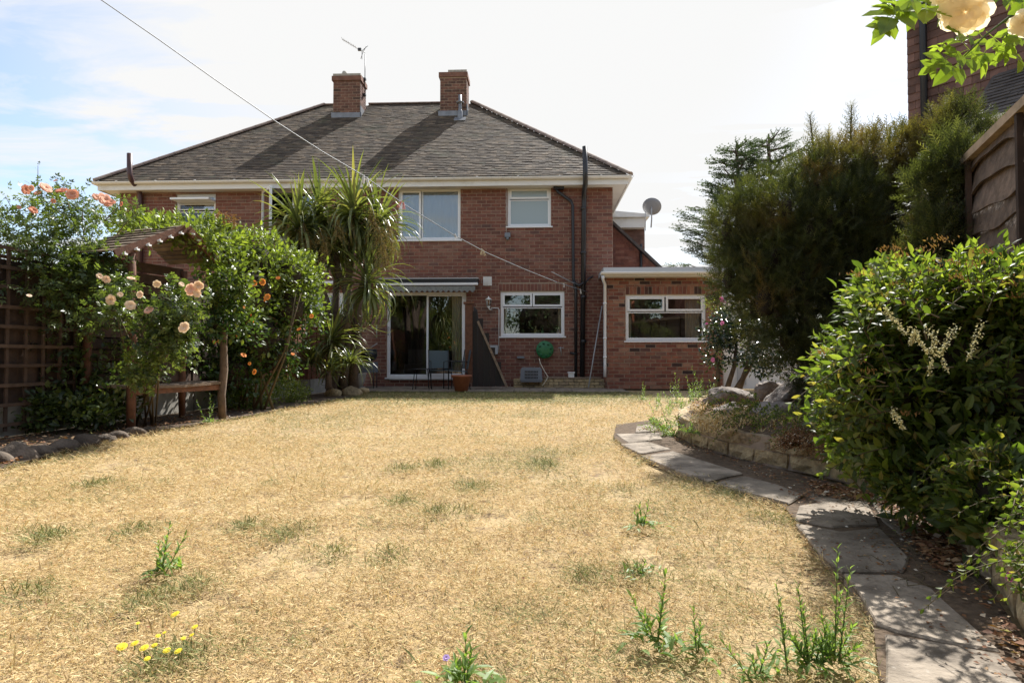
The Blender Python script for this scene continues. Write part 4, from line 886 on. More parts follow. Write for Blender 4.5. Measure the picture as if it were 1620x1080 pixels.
for (tip, nm) in ((lt, 1), (rt, 2)):
    q = MB(); q.bar(apx - bk * .03, tip - bk * .03, .022, .085, up=(apx - tip).cross(bk).normalized()); q.build('barge_board', m_wood, ar)
    for k in range(8):
        t0, t1 = k / 8, (k + 1) / 8 + .03; a, b = apx.lerp(tip, t0), apx.lerp(tip, t1); nrm = (tip - apx).cross(bk).normalized(); nrm = nrm if nrm.z > 0 else -nrm
        c0 = (a + b) / 2 + nrm * (.03 + .006) ; q = MB(); q.obox(c0 + bk * .36, (b - a) / 2 + nrm * .008, bk * .4, nrm * .007); q.build('roof_plank', m_woodg, ar)
for t in np.linspace(.12, .9, 6):
    p = apx.lerp(lt, t) - bk * .055 + Vector((0, 0, -.03)); q = MB(); q.obox(p, (.016, 0, 0), (0, .022, 0), (0, 0, .009)); q.add([p + Vector(v) for v in ((-.01, -.02, .008), (.012, 0, .03), (-.01, .02, .008), (0, 0, .004))], [(0, 1, 3), (1, 2, 3), (0, 3, 2), (0, 2, 1)]); q.build('carved_bird', m_white, ar)
for t in (.12, .3): 
    p = apx.lerp(rt, t) - bk * .055 + Vector((0, 0, -.02)); q = MB(); q.obox(p, (.014, 0, 0), (0, .02, 0), (0, 0, .009)); q.build('carved_bird', m_white, ar)

# ------------------------------------------------------------------ right boundary: waney-lap fence
rf = thing('waney_lap_fence', 'brown waney-edge lap fence with pale capping rising at the right edge', 'fence', f_near + fd * 4)
r2 = random.Random(12)
for pnl in range(7):
    s0 = pnl * 1.8; 
    q = MB(); c = f_near + fd * s0; q.obox(c + Vector((0, 0, 1.0)), fd * .045, FN * .045, Vector((0, 0, 1.02))); q.build('post', m_wood, rf)
    for k in range(14):
        z0 = .16 + k * .132; n = 24; V = []; ph = r2.uniform(0, 6); am = r2.uniform(.012, .03)
        for i in range(n + 1):
            s = s0 + .05 + (1.7) * i / n; w1 = math.sin(i * .38 + ph) * am + math.sin(i * .9 + ph * 2) * am * .35 + float(vnoise([[s * 3, k, pnl]], 1)[0] - .5) * .03
            p = f_near + fd * s; lo = z0 + w1; hi = z0 + .19
            V += [p + FN * .046 + Vector((0, 0, lo)), p + FN * .008 + Vector((0, 0, hi)), p + FN * .03 + Vector((0, 0, lo)), p + FN * .0 + Vector((0, 0, hi))]
        F = []
        for i in range(n):
            a = 4 * i; b = a + 4; F += [(a, b, b + 1, a + 1), (a + 2, a + 3, b + 3, b + 2), (a, a + 2, b + 2, b), (a + 1, b + 1, b + 3, a + 3)]
        q = MB(); q.add(V, F); q.build('waney_board', m_waney, rf)
    for t in (.5, 1.3):
        q = MB(); c = f_near + fd * (s0 + t); q.obox(c + FN * .055 + Vector((0, 0, 1.05)), fd * .016, FN * .014, Vector((0, 0, .92))); q.build('batten', m_dkwood, rf)
    q = MB(); c = f_near + fd * (s0 + .9); q.obox(c + FN * .03 + Vector((0, 0, FT - .022)), fd * .89, FN * .045, Vector((0, 0, .024))); q.build('capping', m_cap, rf)

# ------------------------------------------------------------------ neighbouring house at upper right
CRh = Vector((math.cos(YAW), math.sin(YAW), 0)); CFh = Vector((-math.sin(YAW), math.cos(YAW), 0))
NC = Vector((0, 0, 0)) + CRh * 4.95 + CFh * 7.5; nd = CRh * .616 - CFh * .788; nn = -CRh * .788 - CFh * .616
nh = thing('neighbour_house', 'tile-hung neighbouring house with dark drainpipe looming over the right fence', 'house', NC)
zE = RP(1438, 14, NC, nn).z; zB = 2.9
q = MB(); q.obox(NC + nd * 2.5 - nn * 2.5 + Vector((0, 0, zE / 2)), nd * 2.5, nn * 2.49, Vector((0, 0, zE / 2))); nw = q.build('wall', m_brick, nh)
rows = int((zE - zB) / .1)
tiled(nw, NC + Vector((0, 0, zB)), nd, (0, 0, 1), nn, lambda i: None if i >= rows else [(0., 4.9)], .1, .165, .012, m_wtile, 300, seed=71)
brickwork(nw, NC, nd, nn, 4.9, zB, [], m_brick, 0, seed=73)
q = MB(); q.obox(NC + nd * 2.5 - nn * 2.42 + Vector((0, 0, zE + .04)), nd * 2.58, nn * 2.5, Vector((0, 0, .035))); q.add([NC + nd * -.08 + nn * .1 + Vector((0, 0, zE + .08)), NC + nd * 5.2 + nn * .1 + Vector((0, 0, zE + .08)), NC + nd * 5.2 - nn * 2.5 + Vector((0, 0, zE + 1.9)), NC + nd * -.08 - nn * 2.5 + Vector((0, 0, zE + 1.9))], [(0, 1, 2, 3)]); q.build('roof', m_slate, nh)
gutter(nh, NC + nd * -.1 + nn * .15 + Vector((0, 0, zE + .05)), NC + nd * 5 + nn * .15 + Vector((0, 0, zE + .05)), nn, .06, m_black)
pp = RP(1463, 25, NC, nn); u = (pp - NC).dot(nd); q = MB(); b0 = NC + nd * u
q.tube([b0 + nn * .15 + Vector((0, 0, zE)), b0 + nn * .13 + Vector((0, 0, zE - .1)), b0 + nn * .07 + Vector((0, 0, zE - .3)), b0 + nn * .07 + Vector((0, 0, .3))], .04, 8); q.build('drainpipe', m_black, nh)
lp = NC + nn * 1.0; a = RP(1533, 142, NC, nn); ua = (a - NC).dot(nd)
g1 = RP(1556, 196, lp, nn); ug = max(ua, (g1 - NC).dot(nd)); 
zt_, zg = a.z + .05, g1.z + .05
S3 = (nn * -1.0 + Vector((0, 0, zt_ - zg))); L3 = S3.length; S3.normalize(); N3 = (nd.cross(S3)).normalized(); N3 = N3 if N3.z > 0 else -N3
q = MB(); q.prism([NC + nd * ug + Vector((0, 0, 0)), NC + nd * ug + nn * 1.0, NC + nd * ug + nn * 1.0 + Vector((0, 0, zg - .04)), NC + nd * ug + Vector((0, 0, zt_ - .04))], nd * 3); lt_ = q.build('lean_to', m_brick, nh)
q = MB(); q.obox((NC + nd * (ug + 1.45) + nn * .55 + Vector((0, 0, (zt_ + zg) / 2 - .02))), nd * 1.6, S3 * (L3 / 2 + .08), N3 * .012); q.build('roof_deck', m_slate, lt_)
tiled(lt_, NC + nd * (ug - .1) + nn * 1.1 + Vector((0, 0, zg - .03)), nd, S3, N3, lambda i: None if i >= int((L3 + .1) / .1) else [(0., 3.1)], .1, .165, .012, m_slate, 0, seed=77)
gutter(lt_, NC + nd * (ug - .1) + nn * 1.14 + Vector((0, 0, zg - .05)), NC + nd * (ug + 3) + nn * 1.14 + Vector((0, 0, zg - .05)), nn, .055)
q = MB(); q.obox(NC + nd * (ug + 1.45) + nn * 1.06 + Vector((0, 0, zg - .13)), nd * 1.55, nn * .012, Vector((0, 0, .09))); q.build('fascia', m_gutter, lt_)

# ------------------------------------------------------------------ plants
def E(px, py, Y, rx, ry, rd=None, wgt=1.):
    p = P(px, py, Y); k = Y / FPX; return ((p.x, p.y, p.z), (rx * k, (rd or (rx + ry) / 2) * k, ry * k), wgt)
def blob(mb, c, r, seed, amp=.35):
    nu, nv = 14, 9; V = []
    for j in range(nv + 1):
        for i in range(nu):
            a, b = 2 * math.pi * i / nu, math.pi * j / nv; V.append((math.sin(b) * math.cos(a), math.sin(b) * math.sin(a), math.cos(b)))
    V = np.array(V); k = 1 + amp * (fbm(V + seed, 2.2) - .5) * 2; V = V * k[:, None] * np.array(r) + np.array(c)
    mb.add(V, [(j * nu + i, j * nu + (i + 1) % nu, (j + 1) * nu + (i + 1) % nu, (j + 1) * nu + i) for j in range(nv) for i in range(nu)][::1], smooth=True)
def cores(ells, mat, parent, f=.6, name='dark_inner_core'):  # solid dark lumps added inside crowns to stop them showing through
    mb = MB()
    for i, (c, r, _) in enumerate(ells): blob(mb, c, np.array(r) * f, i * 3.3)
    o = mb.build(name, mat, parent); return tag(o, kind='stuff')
def rose_mesh(mat, name='flower', layers=((.3, 4, 1.35), (.5, 5, 1.15), (.72, 6, .9), (.9, 6, .6), (1.02, 7, .3)), seed=1):
    r = random.Random(seed); V = []; F = []
    for (rad, n, el) in layers:
        for k in range(n):
            a0 = 2 * math.pi * (k + r.random() * .35) / n; wd = 2 * math.pi / n * .78; b = len(V); el2 = el * r.uniform(.85, 1.1)
            for j, t in enumerate((0, .35, .7, 1)):
                e_ = el2 * (1.15 - .5 * t)
                for i in range(5):
                    s_ = i / 2 - 1; a = a0 + s_ * wd * (.35, .85, 1., .8)[j]; q = 1 - (.0, .02, .05, .22)[j] * s_ * s_; rr = rad * (.12 + .88 * t) * q
                    V.append((math.cos(a) * rr * math.cos(e_ * .8), math.sin(a) * rr * math.cos(e_ * .8), rr * math.sin(e_) * .9 + .03 * math.cos(s_ * 2 + k) + r.uniform(-.02, .02)))
            for j in range(3):
                for i in range(4): q = b + j * 5 + i; F.append((q, q + 1, q + 6, q + 5))
    me = base_mesh(name, V, F, mat)
    for p in me.polygons: p.use_smooth = True
    return me
def place_flower(me, parent, p, rad, face, name='flower'):
    f = Vector(face).normalized(); x = f.orthogonal().normalized(); y = f.cross(x); s_ = rad
    inst(name, me, parent, p, np.array([[x.x * s_, y.x * s_, f.x * s_], [x.y * s_, y.y * s_, f.y * s_], [x.z * s_, y.z * s_, f.z * s_]]))
def face_to_cam(p): d = (EYE - Vector(p)).normalized(); return d + Vector((random.uniform(-1, 1), random.uniform(-.3, .5), random.uniform(-.2, 1.3)))

ROSES_P = [rose_mesh(m_peach, seed=k) for k in range(3)]; ROSES_L = [rose_mesh(m_pale, seed=k + 5) for k in range(3)]; ROSES_O = [rose_mesh(m_orange, seed=k + 9) for k in range(2)]
# --- big rose at the far left
rb = thing('rose_bush', 'tall dark rose bush with large peach blooms against the sky at far left', 'rose bush', G(110, 668))
Y0 = 5.7
els = [E(20, 390, Y0, 55, 62), E(75, 360, Y0, 62, 55), E(110, 395, Y0, 62, 60), E(60, 440, Y0 - .1, 75, 55), E(140, 460, Y0, 60, 75), E(165, 420, Y0 + .2, 30, 35), E(95, 330, Y0, 50, 40, None, .6), E(180, 338, Y0 + .6, 30, 14, None, .4), E(100, 530, Y0 + .2, 50, 50, None, .5)]
lv = Leaves(); crown(lv, els, 58, .1, .15, 9, up=.15, lo=.35, g=lambda p: np.clip((vnoise(p, 5) - .72) * 3 + (p[:, 2] - 1.9) * .25, 0, 1))
st = MB(); base = G(105, 665)
for k in range(11):
    a = base + Vector((random.uniform(-.25, .35), random.uniform(-.3, .4), 0)); b = P(random.uniform(20, 190), random.uniform(330, 420), Y0 + random.uniform(-.2, .3)); m_ = a.lerp(b, .5) + Vector((random.uniform(-.15, .15), 0, random.uniform(.0, .2)))
    st.tube([a, a.lerp(m_, .5) + Vector((random.uniform(-.06, .06), 0, 0)), m_, b], [.014, .012, .009, .004], 5)
for (px, py, qx, qy) in ((60, 330, 60, 262), (95, 320, 88, 285), (30, 350, 8, 310), (20, 380, -12, 300), (130, 350, 132, 318), (165, 350, 196, 318), (185, 370, 215, 335), (110, 330, 100, 290), (75, 320, 40, 320)):
    a, b = P(px, py, Y0), P(qx, qy, Y0); shoot(lv, st, a, b - a, (b - a).length, 7, .085, bend=0, sr=.006, pairs=False)
st.build('cane', m_stem, rb); lv.emit(ROSE, m_lrose, rb, 300)
for i, (px, py, r0) in enumerate([(72, 298, 12), (98, 303, 17), (115, 308, 11), (152, 312, 9), (165, 317, 15), (176, 321, 11), (50, 298, 9), (193, 323, 7), (40, 300, 9), (88, 286, 6), (60, 306, 8), (52, 333, 9), (30, 328, 6), (84, 318, 6)]):
    p = P(px, py, Y0 - .35); place_flower(ROSES_P[i % 3], rb, p, r0 / FPX * Y0 * random.uniform(.55, .9), face_to_cam(p))
# lower leafy growth beside the trellis
lb = thing('leafy_shrub', 'low dark leafy shrub in shade between the trellis and the arbour post', 'shrub', G(120, 668))
lv = Leaves(); crown(lv, [E(105, 600, 6.0, 45, 45), E(160, 640, 6.0, 50, 30), E(185, 590, 6.3, 30, 50), E(60, 650, 5.6, 30, 25, None, .6), E(130, 655, 5.8, 60, 20)], 50, .07, .12, 10, up=.3); lv.emit(LEAF, m_lrose, lb, 60)
# --- pale rose in front of the arbour
pr = thing('rose_bush', 'rose bush with small pale peach blooms in front of the arbour post', 'rose bush', G(225, 676))
Y1 = 5.35; els = [E(268, 505, Y1, 42, 38), E(285, 480, Y1, 28, 34), E(245, 555, Y1, 45, 40), E(275, 545, Y1, 32, 34), E(190, 470, Y1, 34, 34, None, .6), E(225, 590, Y1, 26, 34), E(215, 500, Y1, 40, 34, None, .7), E(160, 500, Y1, 30, 30, None, .2)]
lv = Leaves(); crown(lv, els, 34, .085, .1, 8, up=.1, lo=.2, g=lambda p: np.clip((vnoise(p, 7) - .7) * 2.5, 0, .6))
st = MB(); base = G(228, 674)
for (px, py) in ((300, 455), (290, 515), (235, 490), (205, 450), (170, 440), (260, 520), (305, 470), (180, 480), (220, 560)):
    b = P(px, py, Y1); a = base + Vector((random.uniform(-.1, .1), random.uniform(-.1, .1), 0)); m_ = a.lerp(b, .5) + Vector((0, 0, .15)); st.tube([a, m_, b], [.01, .008, .004], 5)
st.build('cane', m_stem, pr); lv.emit(ROSEF, m_lrose, pr, 300)
for i, (px, py, r0) in enumerate([(174, 474, 12), (206, 483, 10), (236, 491, 11), (292, 518, 11), (303, 458, 12), (314, 452, 9), (248, 449, 8), (168, 442, 9), (157, 437, 7), (207, 441, 8), (222, 466, 8), (287, 450, 7), (311, 464, 9), (46, 468, 6), (190, 466, 7)]):
    p = P(px, py, Y1 - .3); place_flower(ROSES_L[i % 3], pr, p, r0 / FPX * Y1 * random.uniform(.65, .95), face_to_cam(p))
# --- climber over and beyond the arbour
cl = thing('climbing_rose', 'bright green climbing shrub with small orange flowers smothering the arbour and fence', 'climber', G(420, 640))
els = [E(235, 362, 7.5, 50, 14), E(305, 368, 7.5, 50, 20), E(350, 400, 7.6, 45, 40), E(400, 415, 8, 52, 44), E(448, 435, 8.4, 46, 42), E(390, 460, 7.9, 60, 60), E(455, 480, 8.6, 42, 60), E(400, 530, 8.2, 60, 60), E(360, 500, 8, 40, 60), E(430, 560, 8.6, 45, 45), E(370, 590, 8, 35, 40), E(485, 440, 8.8, 25, 30, None, .5), E(310, 580, 8.3, 40, 30, None, .3), E(490, 500, 9, 22, 50, None, .4), E(362, 440, 6.9, 34, 38, 20, .45), E(378, 500, 6.95, 30, 48, 20, .45), E(352, 505, 6.8, 14, 28, 14, .2), E(330, 380, 6.7, 40, 18, 20, .3), E(250, 362, 6.5, 60, 10, 20, .25)]
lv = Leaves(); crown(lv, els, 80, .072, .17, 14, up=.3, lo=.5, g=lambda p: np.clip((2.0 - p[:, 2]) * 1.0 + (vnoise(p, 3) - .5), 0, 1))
st = MB()
for k in range(150):
    c, r, _ = els[random.randrange(len(els))]; a = np.array(c) + np.array([random.uniform(-.8, .8) * r[0], -.3 * r[1], r[2] * .7]); shoot(lv, st, a, (random.uniform(-.5, .5), -.3, 1), random.uniform(.1, .28), 8, .06, bend=-.2, sr=.004, g=0)
for k in range(8):
    b = P(random.uniform(330, 480), random.uniform(400, 480), 8.2); a = G(random.uniform(380, 450), 645); a.y = 8.3; st.tube([a, a.lerp(b, .5) + Vector((.1, 0, 0)), b], [.02, .014, .006], 5)
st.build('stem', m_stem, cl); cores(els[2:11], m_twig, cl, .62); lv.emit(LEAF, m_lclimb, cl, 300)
for i, (px, py, r0) in enumerate([(396, 511, 8), (416, 446, 7), (423, 470, 6), (348, 541, 5), (339, 541, 4), (493, 500, 6), (473, 521, 5), (384, 486, 6), (352, 488, 5), (420, 474, 4), (402, 448, 5), (463, 560, 4), (385, 562, 5), (403, 588, 5), (365, 482, 4), (440, 440, 4), (375, 530, 4), (398, 497, 4), (383, 540, 3), (395, 575, 4)]):
    p = P(px, py, 7.35 if px < 470 else 8.0); place_flower(ROSES_O[i % 2], cl, p, r0 / FPX * 7.7 * random.uniform(.6, 1), face_to_cam(p))
lv = Leaves()
for k in range(30): p = P(random.uniform(338, 372), random.uniform(340, 360), 7.5); lv.add(np.array(p) + rng.normal(size=(12, 3)) * .03, rdir(12), (0, 0, 1), .03)
lv.emit(LEAF, m_deadfl, cl, 0, stuff='seed_heads')
# low planting towards the house
for (nm, lab, els, mt, sz, n_) in (('olive_shrub', 'low olive green shrub with fine leaves beside the cordyline trunks', [E(435, 612, 9.4, 40, 22), E(400, 632, 9, 40, 20), E(465, 620, 9.8, 25, 20)], m_lclimb, .035, 110),
        ('leafy_shrub', 'dark leafy plant spilling onto soil right of the arbour post', [E(385, 640, 8.4, 35, 25), E(360, 610, 8.6, 22, 30)], m_lrose, .05, 70)):
    t = thing(nm, lab, 'shrub', (els[0][0][0], els[0][0][1], 0)); lv = Leaves(); crown(lv, els, n_, sz, .1, 12, up=.5, lo=.3, g=lambda p: np.clip(vnoise(p, 6) - .4, 0, 1)); lv.emit(LEAF, mt, t, 40)
q = MB(); p = P(415, 607, 11.0); q.box((p.x - .25, 10.9, 0), (p.x + .2, 11.2, p.z + .1)); tag(q.build('stone_trough', m_conc), 'pale stone trough half hidden behind the olive green shrub', 'planter')

# --- cordyline
def strap(bend, w_=.058, n=7, fold=.25):
    V = []; F = []; x = z = 0; a = 0
    for i in range(n + 1):
        t = i / n; ww = w_ * (1 - t ** 2.2) * (.55 + .45 * min(1, t * 4)) + .002
        V += [(-ww / 2, x, z + ww * fold), (0, x, z), (ww / 2, x, z + ww * fold)]
        a = -bend * t * t * 2.2; x += math.cos(a) / n; z += math.sin(a) / n
    for i in range(n): b = 3 * i; F += [(b, b + 1, b + 4, b + 3), (b + 1, b + 2, b + 5, b + 4)]
    return Kind(V, F)
ct = thing('cordyline', 'multi-headed cordyline palm with arching sword leaves in front of the house', 'cordyline', P(540, 612, 11.6))
heads = [(472, 352, 11.0, 1.1), (505, 332, 11.4, 1.0), (560, 330, 11.2, 1.1), (598, 350, 11.5, 1.0), (535, 375, 11.8, .9), (582, 440, 10.9, .95), (525, 530, 11.2, .85), (488, 390, 11.3, .8)]
K3 = [(strap(.25), Leaves()), (strap(.8), Leaves()), (strap(1.6), Leaves())]
tk = MB(); bs = G(545, 616); bs = Vector((P(542, 600, 11.6).x, 11.6, 0))
for hi, (px, py, Y, ln) in enumerate(heads):
    p = P(px, py, Y); n = 150 if hi < 4 else 110
    for k in range(n):
        el = math.asin(min(1, max(-1, 1.0 - 1.9 * (k / n) ** .85 + random.uniform(-.12, .12)))); az = k * 2.39996 + random.uniform(-.3, .3)
        d = np.array([math.cos(el) * math.cos(az), math.cos(el) * math.sin(az), math.sin(el)]); nrm = np.array([-math.sin(el) * math.cos(az), -math.sin(el) * math.sin(az), math.cos(el)])
        kk = 0 if el > .7 else (1 if el > -.1 else 2)
        if el < -.1: nrm = nrm + rdir(1)[0] * .3
        K3[kk][1].add(np.array(p) + d * .03 - np.array([0, 0, .25 * k / n]), d, nrm, ln * random.uniform(.75, 1.1), g=(0 if el > -.3 else (random.random() < .3) * random.uniform(.3, 1)))
    b = bs + Vector((random.uniform(-.3, .25), random.uniform(-.2, .2), 0)); jn = Vector((b.x + (p.x - b.x) * .25, b.y, max(.3, p.z * .55)))
    if hi < 6: tk.tube([b, b.lerp(jn, .5) + Vector((.03, 0, 0)), jn, jn.lerp(p, .6), p], [.1, .085, .075, .06, .05], 9)
tk.build('trunk', m_bark, ct)
for (kd, lvs), nm in zip(K3, ('upright_leaves', 'arching_leaves', 'hanging_leaves')): lvs.emit(kd, m_cord, ct, 100, stuff=nm)
lv = Leaves(); st = MB()      # spent flower panicles
for (px, py, qx, qy, n) in ((455, 350, 452, 400, 40), (480, 352, 490, 410, 60), (505, 360, 520, 400, 60), (530, 335, 535, 375, 40), (600, 360, 610, 420, 80), (612, 350, 622, 400, 60), (440, 345, 432, 375, 30), (590, 330, 595, 360, 30)):
    a, b = P(px, py, 10.75), P(qx, qy, 10.7)
    for k in range(n):
        t = random.random(); o = a.lerp(b, t); dd = (random.uniform(-.7, .7), random.uniform(-.5, .5), random.uniform(-.9, .1)); shoot(lv, None, o, dd, random.uniform(.12, .28), 9, .035, bend=-.5, pairs=True)
    st.tube([a, a.lerp(b, .5) + Vector((0, -.05, .03)), b], .008, 4)
st.build('panicle_stalk', m_stem, ct); lv.emit(Kind([(-.18, 0, 0), (.18, 0, 0), (.12, 1, 0), (-.12, 1, 0)], [(0, 1, 2, 3)]), m_pan, ct, 0, stuff='spent_flower_panicle')
yu = thing('sword_leaf_plant', 'young spiky sword-leaved plant at the foot of the cordyline', 'spiky plant', P(480, 615, 10.8)); a_ = Leaves()
for (px, py, ln) in ((490, 575, .75), (555, 575, .6), (520, 590, .5)):
    p = P(px, py, 10.9)
    for k in range(60): el = random.uniform(-.1, 1.3); az = random.uniform(0, 6.28); a_.add(np.array(p), (math.cos(el) * math.cos(az), math.cos(el) * math.sin(az), math.sin(el)), (-math.sin(el) * math.cos(az), -math.sin(el) * math.sin(az), math.cos(el)), ln * random.uniform(.7, 1.1))
a_.emit(K3[1][0], m_cord, yu, 60); q = MB(); q.tube([P(520, 615, 10.9), P(520, 585, 10.9)], [.07, .05], 8); q.build('stem', m_bark, yu)

# --- large conifer on the right
yw = thing('conifer', 'large dark dense conifer with browning patches overhanging the rockery', 'conifer', Vector((P(1330, 565, 5.5).x, 5.5, .15)))
Yy = 5.5; els = []
_tx = [1128, 1150, 1200, 1250, 1290, 1345, 1400, 1440, 1480, 1520, 1555]; _ty = [350, 305, 290, 268, 240, 228, 222, 205, 195, 185, 190]; _by = [430, 485, 560, 600, 615, 615, 600, 560, 480, 330, 250]
px = 1152
while px < 1550:
    tp, bt = np.interp(px, _tx, _ty), np.interp(px, _tx, _by); Yc = 5.55 - .5 * math.sin(math.pi * (px - 1128) / 420) if px < 1420 else 5.2 - (px - 1420) * .004; rx = random.uniform(26, 40)
    yy = tp + 40 + random.uniform(-8, 22)
    while yy < bt - 25:
        ry = random.uniform(55, 85) if yy > tp + 90 else random.uniform(45, 70); ry = min(ry, bt - yy + 8)
        els.append(E(px + random.uniform(-14, 14), yy, Yc + random.uniform(-.14, .14), rx * random.uniform(.8, 1.15), ry, rx * 1.25)); yy += random.uniform(55, 80)
    px += random.uniform(24, 34)
els += [E(1478, 300, 4.1, 30, 48, 26, 1.3), E(1480, 380, 4.0, 30, 55, 26, 1.3), E(1452, 440, 4.2, 34, 60, 30, 1.3), E(1502, 258, 4.0, 24, 36, 22, 1.), E(1168, 400, 5.6, 36, 85, 50, 1.5), E(1300, 400, 5.9, 130, 130, 90, 2.), E(1400, 360, 5.7, 90, 140, 60, 1.5), E(1230, 420, 5.9, 70, 110, 60, 1.5)]
lv = Leaves(); gy = lambda p: np.clip((vnoise(p, 1.6) - .68) * 4, 0, 1) * .6 + np.clip((vnoise(p + 5, 5) - .74) * 5, 0, 1) * .8
crown(lv, els, 56, .105, .085, 11, up=.55, lo=.5, g=lambda p: np.clip(gy(p), 0, 1), jit=.6)
st = MB()
for (px, py, qx, qy, w_) in ((1290, 260, 1281, 182, 7), (1345, 250, 1347, 166, 8), (1312, 260, 1310, 205, 6), (1326, 262, 1322, 222, 5), (1362, 250, 1364, 200, 6), (1380, 240, 1386, 195, 6), (1405, 230, 1409, 200, 6), (1240, 290, 1250, 250, 6), (1425, 210, 1428, 192, 5), (1500, 190, 1497, 152, 7), (1540, 200, 1550, 160, 7), (1480, 200, 1470, 165, 6), (1270, 270, 1262, 235, 5)):
    a, b = P(px, py, Yy), P(qx, qy, Yy); st.tube([a, b], [.012, .004], 4); n = int((b - a).length / .006)
    for k in range(n):
        t = k / n; o = a.lerp(b, t); az = k * 2.4; lv.add(np.array(o), (math.cos(az) * .8, math.sin(az) * .8, .75), (0, 0, 1), w_ * .02 * (1.2 - t * .8), rnd=random.uniform(.4, .9), g=.15)
for k in range(9):
    a = Vector((P(1330, 565, 5.5).x + random.uniform(-.15, .15), 5.5 + random.uniform(-.1, .1), .15)); c, r, _ = els[(k * 7) % len(els)]; st.tube([a, a.lerp(Vector(c), .5) + Vector((random.uniform(-.1, .1), 0, 0)), Vector(c)], [.07, .045, .02], 7)
st.build('trunk', m_bark, yw); cores(els[-3:], m_twig, yw, .52); cores(els[:-3], m_twig, yw, .3, 'dark_lobe_core')
def inside_fence(p): s_ = (p[:, :2] - np.array([f_near.x, f_near.y])) @ np.array([FN.x, FN.y]); return (s_ > .05) | (p[:, 2] > 2.03)
lv.emit(YEW, m_yew, yw, 300, name='sprig', keep=inside_fence)
q = MB(); a, b = P(1467, 230, 5.62), P(1466, 203, 5.62); q.tube([Vector((a.x, a.y + .15, .2)), a, b], [.09, .062, .06], 12); tag(q.build('cut_trunk', m_terra), 'sawn-off reddish tree stump poking up through the conifer top', 'tree stump')
# --- cedar beyond
cd_ = thing('cedar_tree', 'tall open cedar with rising tiered branches behind the extension', 'cedar', (P(1225, 565, 22).x, 22, 0)); lv = Leaves(); st = MB()
def cedar(px, Ytop, py_top, half, z0=1.6):
    top = P(px, py_top, Ytop); b = Vector((top.x, Ytop, 0)); st.tube([b, Vector((top.x + .1, Ytop, top.z * .5)), top], [.28, .16, .03], 8); n = 46
    for k in range(n):
        t = k / n; z = z0 + (top.z - z0) * t; az = k * 2.4 + random.uniform(-.2, .2); ln = half * (1 - t) ** .8 * random.uniform(.8, 1.1) + .3
        o = Vector((top.x, Ytop, z)); d = Vector((math.cos(az), math.sin(az), .42)).normalized(); e_ = o + d * ln; e_.z -= .06 * ln
        st.tube([o, o.lerp(e_, .5) + Vector((0, 0, -.04 * ln)), e_], [.06, .035, .01], 5)
        m = int(ln * 30)
        for j in range(m):
            u = .12 + .88 * j / m; c = o.lerp(e_, u) + Vector((0, 0, -.04 * ln * math.sin(u * 3.14))); sd = d.cross(Vector((0, 0, 1))).normalized() * random.choice((-1, 1)); wd = .6 * (1 - u) + .12
            q0 = c + sd * random.uniform(0, wd) + Vector((0, 0, random.uniform(-.12, .06)))
            lv.add(np.array([q0, q0]), np.array([d * .8 + sd * .8 + Vector((0, 0, -.1)), d + Vector((random.uniform(-.4, .4), random.uniform(-.4, .4), -.3))]), (0, 0, 1), random.uniform(.28, .48))
cedar(1216, 22, 212, 4.6); cedar(1166, 21.5, 226, 2.3, 3.4)
st.build('trunk', m_bark, cd_); lv.emit(CEDAR, m_cedar, cd_, 0, stuff='needles')
# --- front right shrub
fb = thing('flowering_shrub', 'big leafy green shrub with spent brown flower heads at the right edge', 'shrub', (1.95, 2.75, .15))
els = [E(1480, 560, 2.75, 150, 150, 130), E(1420, 640, 2.7, 110, 110, 100), E(1560, 470, 2.7, 100, 85, 90), E(1590, 620, 2.6, 120, 150, 120), E(1440, 500, 2.75, 90, 80, 80), E(1530, 730, 2.5, 120, 90, 110), E(1640, 520, 2.6, 90, 110, 90), E(1400, 590, 2.75, 80, 90, 80), E(1365, 600, 2.9, 72, 75, 60), E(1410, 480, 2.85, 70, 60, 60), E(1350, 660, 3.0, 50, 60, 60), E(1380, 690, 2.9, 60, 70, 60), E(1470, 760, 2.5, 90, 60, 70), E(1590, 790, 2.1, 90, 90, 70)]
lv = Leaves(); st = MB(); tips = []
for k in range(90):
    px, py = random.choice([(1350, 440), (1300, 545), (1395, 415), (1460, 395), (1520, 385), (1320, 500), (1300, 600), (1330, 690), (1420, 400), (1580, 400), (1290, 570), (1310, 640), (1345, 470), (1375, 560), (1440, 440)])
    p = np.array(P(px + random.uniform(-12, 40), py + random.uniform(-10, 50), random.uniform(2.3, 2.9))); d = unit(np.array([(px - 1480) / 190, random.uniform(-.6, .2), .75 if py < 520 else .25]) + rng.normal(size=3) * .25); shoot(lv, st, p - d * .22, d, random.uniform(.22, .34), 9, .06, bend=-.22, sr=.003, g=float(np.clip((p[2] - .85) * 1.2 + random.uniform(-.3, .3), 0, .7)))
for (c, r, _) in els:
    c = np.array(c); r = np.array(r)
    for k in range(92):
        u = rdir(1)[0]; u[2] = abs(u[2]) * .9 - .3; u = unit(u); tip = c + u * r * random.uniform(.65, 1.1); d = unit(u * .9 + np.array([0, -.1, .55])); ln = random.uniform(.14, .28)
        e_ = shoot(lv, st, tip - d * ln, d, ln, 7, .062 if tip[2] > .5 else .05, bend=-.12, sr=.0035, g=float(np.clip((tip[2] - .75) * 1.5 + (random.random() < .1) * .4, 0, .8))); tips.append(e_)  # leaf colour brightened to lime with height for the sunlit top
crown(lv, [(c, np.array(r) * .85, w_) for c, r, w_ in els], 80, .06, .09, 9, up=.4, lo=.3, g=lambda p: 0 * p[:, 0])
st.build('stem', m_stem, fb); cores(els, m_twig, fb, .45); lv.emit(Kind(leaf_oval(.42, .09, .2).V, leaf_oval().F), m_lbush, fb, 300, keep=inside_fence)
lf2 = Leaves()
